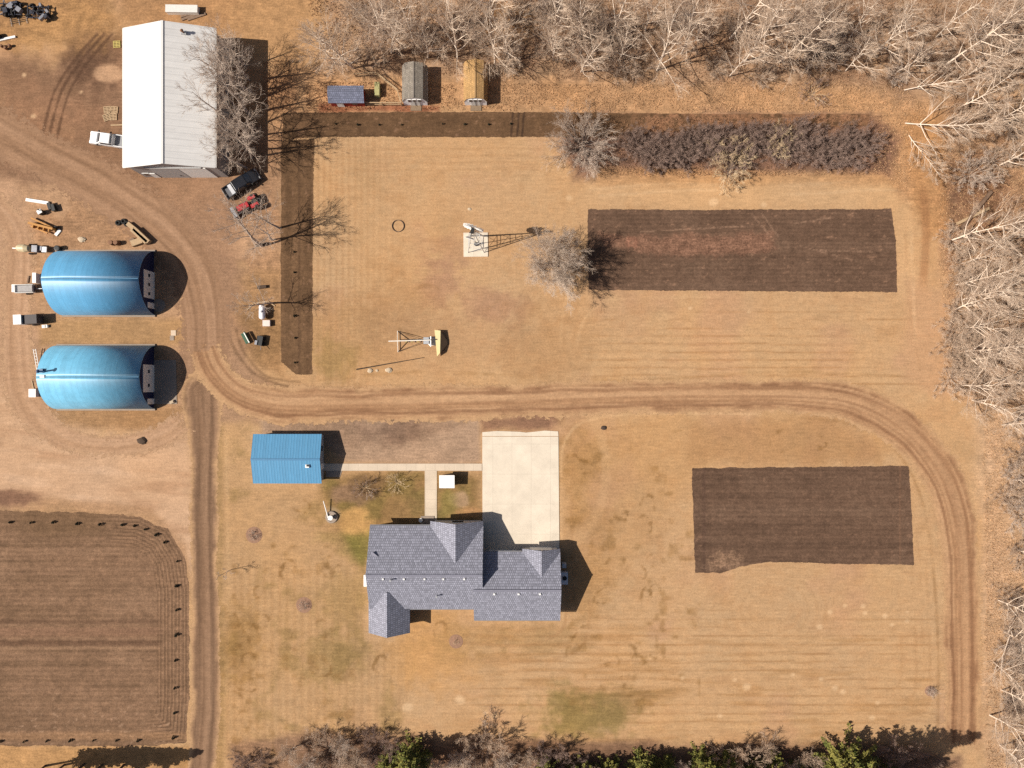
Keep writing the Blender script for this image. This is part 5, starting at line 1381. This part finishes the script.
LIB = {}
def lib(key, fn, tm, cm):
    tr, cr = fn
    LIB[key] = (mesh_tubes('trunk', tr, tm), mesh_tubes('crown', cr, cm))
def plant(key, name, loc, rz, sc, label, cat, group=None, tilt=(0, 0), crown='crown', trunk='trunk', cm=None):
    r = empty(name, loc, rz, label, cat, group)
    r.rotation_euler = (tilt[0], tilt[1], rz); r.scale = (sc, sc, sc) if not isinstance(sc, tuple) else sc
    for nm, me in ((trunk, LIB[key][0]), (crown, LIB[key][1])):
        o = bpy.data.objects.new(nm, me); COL.objects.link(o); o.parent = r
        if cm and nm == crown:
            o.material_slots[0].link = 'OBJECT'; o.material_slots[0].material = cm
    return r
for k in range(6): lib(f'poplar{k}', poplar_mesh(11 + k, 12.0 + .7 * k, 4.4 + .45 * (k % 3), 18 + 2 * k, 8, lean=.14, nb=5 + k % 3), M_barkp, M_twigp)
for k in range(3): lib(f'sparse{k}', poplar_mesh(25 + k, 12.5, 4.6, 15, 6, lean=.16, low=.3, nb=6), M_barkg, M_twigg)
for k in range(2): lib(f'round{k}', round_mesh(31 + k, 8, 3.4, 22, 8), M_barkg, M_twigg)
lib('silver', round_mesh(41, 7.6, 6.0, 44, 13, .10), M_twigs, M_twigs)
for k in range(4): lib(f'shrub{k}', shrub_mesh(51 + k, 2.6, 2.0, 28, 10, .026), M_twigg, M_twigg)
for k in range(3): lib(f'mauve{k}', shrub_mesh(71 + k, 1.8, 2.6, 36, 12, .020), M_twigm, M_twigm)
lib('bigbush', shrub_mesh(81, 4.2, 4.6, 64, 9, .045, (.1, 1.8)), bark('shade_dark_stems', (.13, .10, .09)), M_twigg)  # stem colour darkened to stand in for shade at the bush centre
lib('smallbush', shrub_mesh(91, 1.4, 1.1, 14, 4, .02), M_twiggold, M_twiggold)

ORD = ['first', 'second', 'third', 'fourth', 'fifth', 'sixth', 'seventh', 'eighth', 'ninth', 'tenth', 'eleventh', 'twelfth', 'thirteenth', 'fourteenth', 'fifteenth', 'sixteenth', 'seventeenth', 'eighteenth', 'nineteenth', 'twentieth',
       'twenty-first', 'twenty-second', 'twenty-third', 'twenty-fourth', 'twenty-fifth', 'twenty-sixth', 'twenty-seventh', 'twenty-eighth', 'twenty-ninth', 'thirtieth']
rg = random.Random(5)
def tr(): return (rg.uniform(-.1, .1), rg.uniform(-.1, .1))
# top belt: front row, then rows further back (ground positions in photo pixels)
front = [(336, 62), (362, 70), (392, 58), (432, 52), (455, 64), (486, 60), (516, 58), (556, 66), (590, 70), (622, 62), (652, 66), (690, 62), (722, 70), (752, 58), (786, 66), (812, 60), (842, 64), (872, 62), (905, 66), (942, 58), (975, 70)]
for i, (x, y) in enumerate(front):
    plant(f'poplar{i * 5 % 6}', 'bare_tree', G(x + rg.uniform(-9, 9), y + rg.uniform(-9, 7)), rg.uniform(0, 6.28), rg.uniform(.66, 1.08) * (.9 if x < 520 else 1.0), f'bare pale tree, {ORD[i]} from the left in the front row of the top belt', 'tree', 'bare trees of the top belt', tr())
back = [(x + rg.uniform(-8, 8), 34 + rg.uniform(-8, 8)) for x in range(372, 1010, 40)]
for i, (x, y) in enumerate(back):
    if 505 < x < 535: x += 26
    plant(f'poplar{(i * 5 + 2) % 6}', 'bare_tree', G(x, y), rg.uniform(0, 6.28), rg.uniform(.7, 1.1), f'bare pale tree, {ORD[i]} from the left in the back row of the top belt', 'tree', 'bare trees of the top belt', tr())
# right belt
right = [(952, 240), (956, 285), (954, 310), (958, 352), (962, 385), (958, 108), (985, 128), (1000, 165), (985, 250), (968, 262), (992, 282), (962, 300), (990, 318), (962, 328), (985, 345), (968, 362), (992, 378), (972, 400), (1002, 425), (1014, 480), (1018, 550), (998, 600), (1004, 632), (994, 662), (1002, 690), (990, 715), (1000, 745)]
right.sort(key=lambda q: q[1])
for i, (x, y) in enumerate(right):
    plant(f'poplar{(i * 5) % 6}', 'bare_tree', G(x, y), rg.uniform(0, 6.28), rg.uniform(.66, 1.0), f'bare pale poplar, {ORD[i]} from the top along the right edge', 'tree', 'bare poplars along the right edge', (tr()[0], abs(tr()[1]) + .05))
plant('poplar2', 'leaning_tree', G(905, 123), R(-22), (.75, .75, .95), 'pale leaning tree stretched to the right above the corner of the field track', 'tree', None, (R(0), R(62)))
plant('poplar3', 'leaning_tree', G(904, 90), R(-5), (.6, .6, .85), 'pale leaning tree below the top right corner of the belt', 'tree', None, (R(0), R(60)))
plant('poplar1', 'leaning_tree', G(909, 135), R(-75), (.55, .55, .72), 'small pale tree leaning down towards the field on the right', 'tree', None, (R(0), R(62)))
# trees by the barn
by = [(246, 66, 9.5), (249, 80, 11.5), (251, 92, 12), (245, 103, 12.5), (250, 115, 13), (243, 128, 12), (249, 138, 12), (246, 150, 11), (238, 110, 10), (239, 142, 9.5), (252, 158, 10.5), (247, 168, 9), (243, 90, 11)]
for i, (x, y, h) in enumerate(by):
    plant(f'sparse{i % 3}', 'bare_tree', G(x, y), rg.uniform(0, 6.28), h / 12.5, f'bare tree, {ORD[i]} from the top in the row along the barn wall', 'tree', 'bare trees along the barn wall', tr())
plant('sparse0', 'bare_tree', G(262, 246), 1.0, 1.05, 'grey bare tree beside the red tractor, casting a long shadow over the strip', 'tree')
plant('sparse1', 'bare_tree', G(279, 228), 2.2, .8, 'grey bare tree between the red tractor and the strip', 'tree')
plant('sparse2', 'bare_tree', G(272, 240), 4.2, .75, 'bare tree just below the red tractor, beside another grey tree', 'tree')
plant('sparse2', 'bare_tree', G(273, 303), 2.0, .72, 'slim bare tree over the propane tank', 'tree')
# lawn tree and bushes
plant('silver', 'lawn_tree', G(551, 267), .4, (1.02, 1.02, 1.0), 'round silvery bare tree at the end of the north garden plot', 'tree')
plant('bigbush', 'bare_bush', G(582, 146), .4, (1.02, 1.02, .9), 'large dark bare bush with radiating stems at the start of the hedge', 'bush')
hedge = []
for i in range(26):
    hedge.append((632 + i * 9.2 + rg.uniform(-3, 3), 150 + rg.uniform(-4, 4)))
for i, (x, y) in enumerate(hedge):
    plant(f'mauve{i % 3}', 'hedge_shrub', G(x, y + rg.uniform(-9, 10)), rg.uniform(0, 6.28), rg.uniform(.9, 1.2), f'mauve bare shrub, {ORD[i]} from the left in the hedge above the garden plot', 'shrub', 'mauve shrubs of the hedge')
for i, (x, y, s, t) in enumerate([(735, 154, .9, 'straw-coloured bush amid the hedge, upper'), (728, 172, 1.1, 'round straw-coloured bush at the lower edge of the hedge'), (778, 146, 1.0, 'straw-coloured bush in the upper right of the hedge'), (714, 149, .6, 'smallest straw-coloured bush inside the hedge')]):
    plant('shrub%d' % (i % 4), 'straw_bush', G(x, y), i, (s, s, s * 1.25), t, 'bush', None, cm=M_twiggold)
# undergrowth below the belts
und = []
for i in range(7): und.append((rg.uniform(950, 974), 240 + i * 23))
for i in range(26):
    und.append((rg.uniform(335, 985), rg.uniform(12, 80)))
for i in range(26):
    y = rg.uniform(95, 765); x = rg.uniform(952, 1010) if y < 400 else rg.uniform(1004, 1024)
    if 195 < y < 232: continue
    und.append((x, y))
for i, (x, y) in enumerate(und):
    top_ = y < 90
    plant(f'shrub{i % 4}', 'undergrowth_shrub', G(x, y), rg.uniform(0, 6.28), rg.uniform(.7, 1.25),
          'low bare shrub in the leaf litter under the top belt of trees' if top_ else 'low bare shrub in the dry undergrowth along the right edge', 'shrub', 'undergrowth shrubs under the top belt' if top_ else 'undergrowth shrubs along the right edge', cm=M_twigp if i < 7 else (M_twigb if i % 3 else None))

# ---- evergreens ----------------------------------------------------------
def leaf_mat(name, a, b):
    m, nt, bs = nodes(name)
    tc = N(nt, 'ShaderNodeTexCoord'); nz = N(nt, 'ShaderNodeTexNoise'); nz.inputs['Scale'].default_value = .9; nz.inputs['Detail'].default_value = 4
    nt.links.new(tc.outputs['Object'], nz.inputs['Vector'])
    mr = N(nt, 'ShaderNodeMapRange'); mr.inputs[1].default_value = .35; mr.inputs[2].default_value = .65; nt.links.new(nz.outputs[0], mr.inputs[0])
    mx = N(nt, 'ShaderNodeMix', data_type='RGBA'); nt.links.new(mr.outputs[0], mx.inputs[0]); mx.inputs[6].default_value = (*a, 1); mx.inputs[7].default_value = (*b, 1)
    nt.links.new(mx.outputs[2], bs.inputs['Base Color']); bs.inputs['Roughness'].default_value = .8; bs.inputs['Specular IOR Level'].default_value = .2
    return m
M_spr = leaf_mat('spruce_needles', (.085, .10, .022), (.26, .225, .055))
def spruce(seed, H, rad, base=.08):
    rg = random.Random(seed); tr = []
    chain(tr, Vector((0, 0, 0)), Vector((0, 0, 1)), H, .22, .03, 8, rg, .01, 0)
    V = []; F = []
    nw = int(H * 1.9)
    for i in range(nw):
        s = base + (1 - base) * i / nw; z = H * s
        nb = rg.randint(6, 9); L0 = rad * (1 - s) ** .85 + .25
        for k in range(nb):
            a = rg.uniform(0, 6.28); L = L0 * rg.uniform(.7, 1.12)
            d = Vector((math.cos(a), math.sin(a), rg.uniform(-.25, .1))).normalized()
            c = chain(tr, Vector((0, 0, z)), d, L, .05, .012, 3, rg, .05, .03)
            side = Vector((-d.y, d.x, 0))
            for q in range(int(8 + L * 11)):
                t = rg.uniform(.18, 1.0) ** .8; p, dd = at(c, t)
                w = .55 * (1.15 - t) * min(1, L / 2) + .12
                p = p + side * rg.uniform(-w, w) + Vector((0, 0, rg.uniform(-.12, .16)))
                n = Vector((rg.gauss(0, .5), rg.gauss(0, .5), 1)).normalized(); u = n.cross(Vector((rg.uniform(-1, 1), rg.uniform(-1, 1), .1))).normalized(); v = n.cross(u)
                sz = rg.uniform(.12, .30); b = len(V)
                V += [p - u * sz, p + v * sz * .45, p + u * sz, p - v * sz * .45]; F.append((b, b + 1, b + 2, b + 3))
    me = bpy.data.meshes.new('crown'); me.from_pydata([tuple(v) for v in V], [], F); me.materials.append(M_spr)
    return mesh_tubes('trunk', tr, mat('spruce_bark', (.10, .07, .05), .9, .2)), me
LIB['spruceA'] = spruce(1, 18, 4.6, .05); LIB['spruceB'] = spruce(2, 13, 3.6, .05); LIB['spruceC'] = spruce(3, 13, 3.0, .45)
for x, y, k, s, t in [(838, 760, 'spruceA', 1.3, 'tall yellow-green spruce with long shadow at the bottom right'), (878, 772, 'spruceB', .9, 'yellow-green spruce right of the tallest spruce'),
                      (414, 752, 'spruceB', .98, 'bright yellow-green spruce at the bottom left of centre'), (392, 760, 'spruceB', .7, 'smaller spruce just left of the bright spruce'),
                      (640, 762, 'spruceB', .78, 'dark spruce below the middle of the south lawn'), (700, 756, 'spruceB', .72, 'spruce left of the yellowest bottom spruce'), (722, 762, 'spruceB', .8, 'yellowest small spruce in the bottom row'), (768, 762, 'spruceB', .75, 'small spruce between the two bottom spruce groups'),
                      (662, 764, 'spruceB', .7, 'spruce right of the dark bottom spruce'), (546, 768, 'spruceB', .75, 'leftmost spruce below the green turf patch'), (580, 770, 'spruceB', .8, 'spruce right of the one below the green turf patch'), (608, 768, 'spruceB', .78, 'spruce just left of the dark bottom spruce'), (745, 768, 'spruceB', .8, 'spruce right of the yellowest small bottom spruce'), (800, 770, 'spruceB', .8, 'small spruce touching the left side of the tall bottom right spruce')]:
    plant(k, 'spruce_tree', G(x, y), rg.uniform(0, 6), s, t, 'tree', 'spruces of the bottom row')
for i, (x, y) in enumerate([(45, 766), (64, 765), (84, 764), (102, 765), (124, 765)]):
    plant('spruceC', 'shadow_pine', G(x, y), i * 1.3, .98, f'pine below the bottom left corner, {ORD[i]} from the left, seen by its shadow', 'tree', 'pines below the bottom left corner')
bot = [(249, 766, .6), (296, 748, 1.0), (312, 760, 1.1), (330, 752, .8), (345, 742, .9), (362, 756, 1.0), (378, 748, .7), (440, 762, 1.0), (462, 756, 1.1), (486, 748, 1.0), (504, 758, 1.0), (526, 756, .95), (556, 766, .9), (592, 768, .9),
       (680, 766, 1.0), (742, 764, 1.1), (786, 764, .9), (804, 756, 1.0), (900, 766, 1.0), (925, 768, .9)]
for i, (x, y, s) in enumerate(bot):
    key = 'round%d' % (i % 2) if i % 3 else 'mauve%d' % (i % 3)
    y -= 2; sc = s * (.72 if key[0] == 'r' else 1.8)
    plant(key, 'bare_thicket_tree', G(x, y), rg.uniform(0, 6), sc, f'bare bushy tree, {ORD[i]} from the left along the bottom edge', 'tree', 'bare bushy trees along the bottom edge', cm=[None, M_twigb, None, M_twigb][i % 4])

# ---- small plants on the lawns ------------------------------------------
M_mulch = mat('mulch', alb((170, 130, 104)), .95, .25, 4, bump=.6)
def ringed(x, y, r, label, key='smallbush', s=1.0):
    p = plant(key, 'ringed_bush', G(x, y), x, s, label, 'bush', crown='twigs', trunk='stems')
    o = MB().lathe((0, 0, 0), [(r, -.02), (r * .95, .06), (r * .6, .1), (.05, .12)], 22).build('mulch_ring', M_mulch, p, off=Vector((0, 0, 0)))
    o.scale = (1 / s, 1 / s, 1)
ringed(254, 535, 1.4, 'bush in a mulch ring below the small blue shed', 'shrub0', .3)
ringed(304, 605, 1.35, 'bush in a pale mulch ring left of the bungalow', 'shrub1', .28)
ringed(456, 641.5, 1.2, 'tiny bush in a pinkish mulch ring below the bungalow', 'smallbush', .4)
ringed(930, 691, .9, 'lone dark bush at the lower right of the south lawn', 'shrub2', .36)
lib('sapling', poplar_mesh(99, 4.6, .7, 8, 3), M_barkg, M_twigg)
plant('sapling', 'sapling', G(231.5, 569.5), 0, 1.0, 'thin bare sapling on the left lawn casting a thin shadow', 'sapling')
plant('sapling', 'sapling', G(372, 493), 1, (.7, .7, .8), 'thin bare sapling in the garden bed beside the small blue shed', 'sapling')
plant('smallbush', 'garden_shrub', G(396, 483), 2, 1.3, 'low straw-brown shrub in the bed between shed and bungalow', 'shrub')
plant('smallbush', 'garden_shrub', G(366, 488), 3, 1.5, 'low brown shrub over the gravel circle left of the bungalow', 'shrub', cm=M_twigm)
plant('smallbush', 'garden_shrub', G(812, 95), 3, 2.0, 'lone dark shrub in the orange grass above the hedge', 'shrub', cm=M_twigm)

# ---- planted seedlings ------------------------------------------------
M_seed = leaf_mat('seedling_leaves', (.006, .009, .005), (.018, .02, .010))
def seedling_mesh(seed):
    rg = random.Random(seed); V = []; F = []
    for k in range(90):
        a = rg.uniform(0, 6.28); z = rg.uniform(.05, .95); r = .48 * (1 - z * .7) * rg.uniform(.3, 1)
        p = Vector((r * math.cos(a), r * math.sin(a), z)); n = Vector((rg.gauss(0, 1), rg.gauss(0, 1), 1)).normalized()
        u = n.cross(Vector((1, .2, .1))).normalized(); v = n.cross(u); s = rg.uniform(.08, .17); b = len(V)
        V += [p - u * s, p + v * s * .6, p + u * s, p - v * s * .6]; F.append((b, b + 1, b + 2, b + 3))
    me = bpy.data.meshes.new('seedling'); me.from_pydata([tuple(v) for v in V], [], F); me.materials.append(M_seed); return me
SEED = [seedling_mesh(k) for k in range(3)]
def seedlings(pts, where, group, s=1.0):
    for i, (x, y) in enumerate(pts):
        o = bpy.data.objects.new('seedling', SEED[i % 3]); COL.objects.link(o); o.location = G(x, y); o.rotation_euler.z = i
        k = s * rg.uniform(.55, .85); o.scale = (k * 1.05, k, k)
        tag(o, f'dark seedling, {ORD[i]} {where}', 'seedling', group)
seedlings([(11, 522), (32, 522.5), (54, 522), (78, 523.5), (101, 524), (123, 524.5), (135, 525.5), (146, 529), (157, 534.5), (165.5, 542), (178, 561)], 'from the left along the curved top of the ploughed field', 'seedlings round the ploughed field', .95)
seedlings([(177, 585.5), (177.5, 609.5), (177, 634.5), (176, 660), (175.5, 687.5), (175, 712.5), (174, 737)], 'from the top down the right side of the ploughed field', 'seedlings round the ploughed field', 1.05)
seedlings([(1, 741), (25, 741), (47.5, 740.5), (71, 740), (94, 740), (117, 740), (138.5, 740)], 'from the left along the bottom of the ploughed field', 'seedlings round the ploughed field', .8)
seedlings([(336, 124), (358, 125), (379.5, 125), (402, 125), (443, 124), (465, 124.5), (489, 124.5), (511, 124)], 'from the left in the dark strip below the sheds', 'seedlings of the top strip', .7)
seedlings([(294.5, 252), (294.5, 272.5), (295, 316), (295.5, 338), (295.5, 362.5)], 'from the top in the strip left of the lawn', 'seedlings of the left strip', .75)

# ---- tall dry grass (nobody could count it) --------------------------------
def grass_stuff(name, n, region, hgt, m, seed):
    rs = np.random.RandomState(seed)
    xs, ys = region(rs, n); n = len(xs)
    x = (xs - 512) / PXM; y = (384 - ys) / PXM
    a = rs.rand(n) * 6.283; h = hgt * (.5 + rs.rand(n)); w = .03 + .05 * rs.rand(n)
    lx = np.cos(a) * h * .55; ly = np.sin(a) * h * .55; b = rs.rand(n) * 6.283
    bx = np.cos(b) * w; by = np.sin(b) * w
    z0 = np.zeros(n) - .02
    V = np.stack([np.stack([x - bx, y - by, z0], 1), np.stack([x + bx, y + by, z0], 1), np.stack([x + lx + bx * .4, y + ly + by * .4, h], 1), np.stack([x + lx - bx * .4, y + ly - by * .4, h], 1)], 1).reshape(-1, 3)
    F = np.arange(n * 4)
    me = bpy.data.meshes.new(name); me.vertices.add(n * 4); me.vertices.foreach_set('co', V.ravel())
    me.loops.add(n * 4); me.loops.foreach_set('vertex_index', F.astype(np.int32)); me.polygons.add(n)
    me.polygons.foreach_set('loop_start', np.arange(0, n * 4, 4, dtype=np.int32)); me.polygons.foreach_set('loop_total', np.full(n, 4, np.int32)); me.update()
    me.materials.append(m); o = bpy.data.objects.new(name, me); COL.objects.link(o)
    return tag(o, kind='stuff')
def reg(polys, thr=-.1, sc=18):
    def f(rs, n):
        X = []; Yy = []
        for p in polys:
            x0, x1 = min(q[0] for q in p), max(q[0] for q in p); y0, y1 = min(q[1] for q in p), max(q[1] for q in p)
            m = int(n * (x1 - x0) * (y1 - y0) / 60000)
            x = rs.uniform(x0, x1, m); y = rs.uniform(y0, y1, m)
            k = (sd_poly(x, y, p) + 8 * fbm(x, y, 20, 5) < 0) & (fbm(x, y, sc, 8, 3) > thr)
            X.append(x[k]); Yy.append(y[k])
        return np.concatenate(X), np.concatenate(Yy)
    return f
M_tall = mat('dry_tall_grass', alb((214, 170, 126)), .9, .3, 1.0)
M_litter = mat('brown_stalks', alb((176, 132, 98)), .9, .3, 1.0)
grass_stuff('tall_dry_grass', 52000, reg([[(305, 82), (560, 84), (900, 84), (930, 110), (900, 112), (560, 111), (305, 110)], [(560, 140), (620, 168), (880, 174), (905, 190), (930, 100), (880, 116), (870, 172), (640, 178)], [(940, 95), (1060, 95), (1060, 780), (986, 780), (984, 420), (950, 380), (938, 250)]], -.2), .15, M_tall, 1)
grass_stuff('dry_undergrowth', 44000, reg([[(300, -20), (1040, -20), (1040, 78), (880, 88), (560, 80), (330, 72)], [(560, 118), (880, 116), (890, 176), (600, 176)], [(946, 95), (1060, 95), (1060, 400), (985, 410), (956, 380), (944, 250)], [(262, 60), (290, 60), (290, 110), (262, 110)]], -.2), .17, M_litter, 2)

# ------------------------------------------------------------------ light, sky, camera
SUN_EL, SUN_AZ = R(44), R(10.0)       # shadows run towards +x and a little towards +y
w = bpy.data.worlds.new('World'); SC.world = w; w.use_nodes = True
nt = w.node_tree
sky = nt.nodes.new('ShaderNodeTexSky'); sky.sky_type = 'NISHITA'; sky.sun_disc = False
sky.sun_elevation = SUN_EL
to_sun = Vector((-math.cos(SUN_AZ) * math.cos(SUN_EL), -math.sin(SUN_AZ) * math.cos(SUN_EL), math.sin(SUN_EL)))
sky.sun_rotation = math.atan2(to_sun.x, to_sun.y)
sky.air_density = .8; sky.dust_density = 2.2; sky.ozone_density = .6
bg = nt.nodes['Background']; bg.inputs['Strength'].default_value = .047
nt.links.new(sky.outputs[0], bg.inputs['Color'])
sl = bpy.data.lights.new('sun', 'SUN'); sl.energy = 4.4; sl.angle = R(.5); sl.color = (1, .93, .83)
so = bpy.data.objects.new('sun', sl); COL.objects.link(so)
so.rotation_euler = to_sun.to_track_quat('Z', 'Y').to_euler()
so.location = to_sun * 200

cd = bpy.data.cameras.new('camera'); cd.lens = 24; cd.sensor_width = 36; cd.clip_start = 1; cd.clip_end = 5000
co = bpy.data.objects.new('camera', cd); COL.objects.link(co)
co.location = (0, 0, CAMH); co.rotation_euler = (0, 0, 0)
SC.camera = co
SC.view_settings.view_transform = 'Standard'; SC.view_settings.look = 'None'; SC.view_settings.gamma = 1
SC.view_settings.exposure = .61
SC.cycles.max_bounces = 6; SC.cycles.transparent_max_bounces = 16
SC.cycles.use_denoising = False
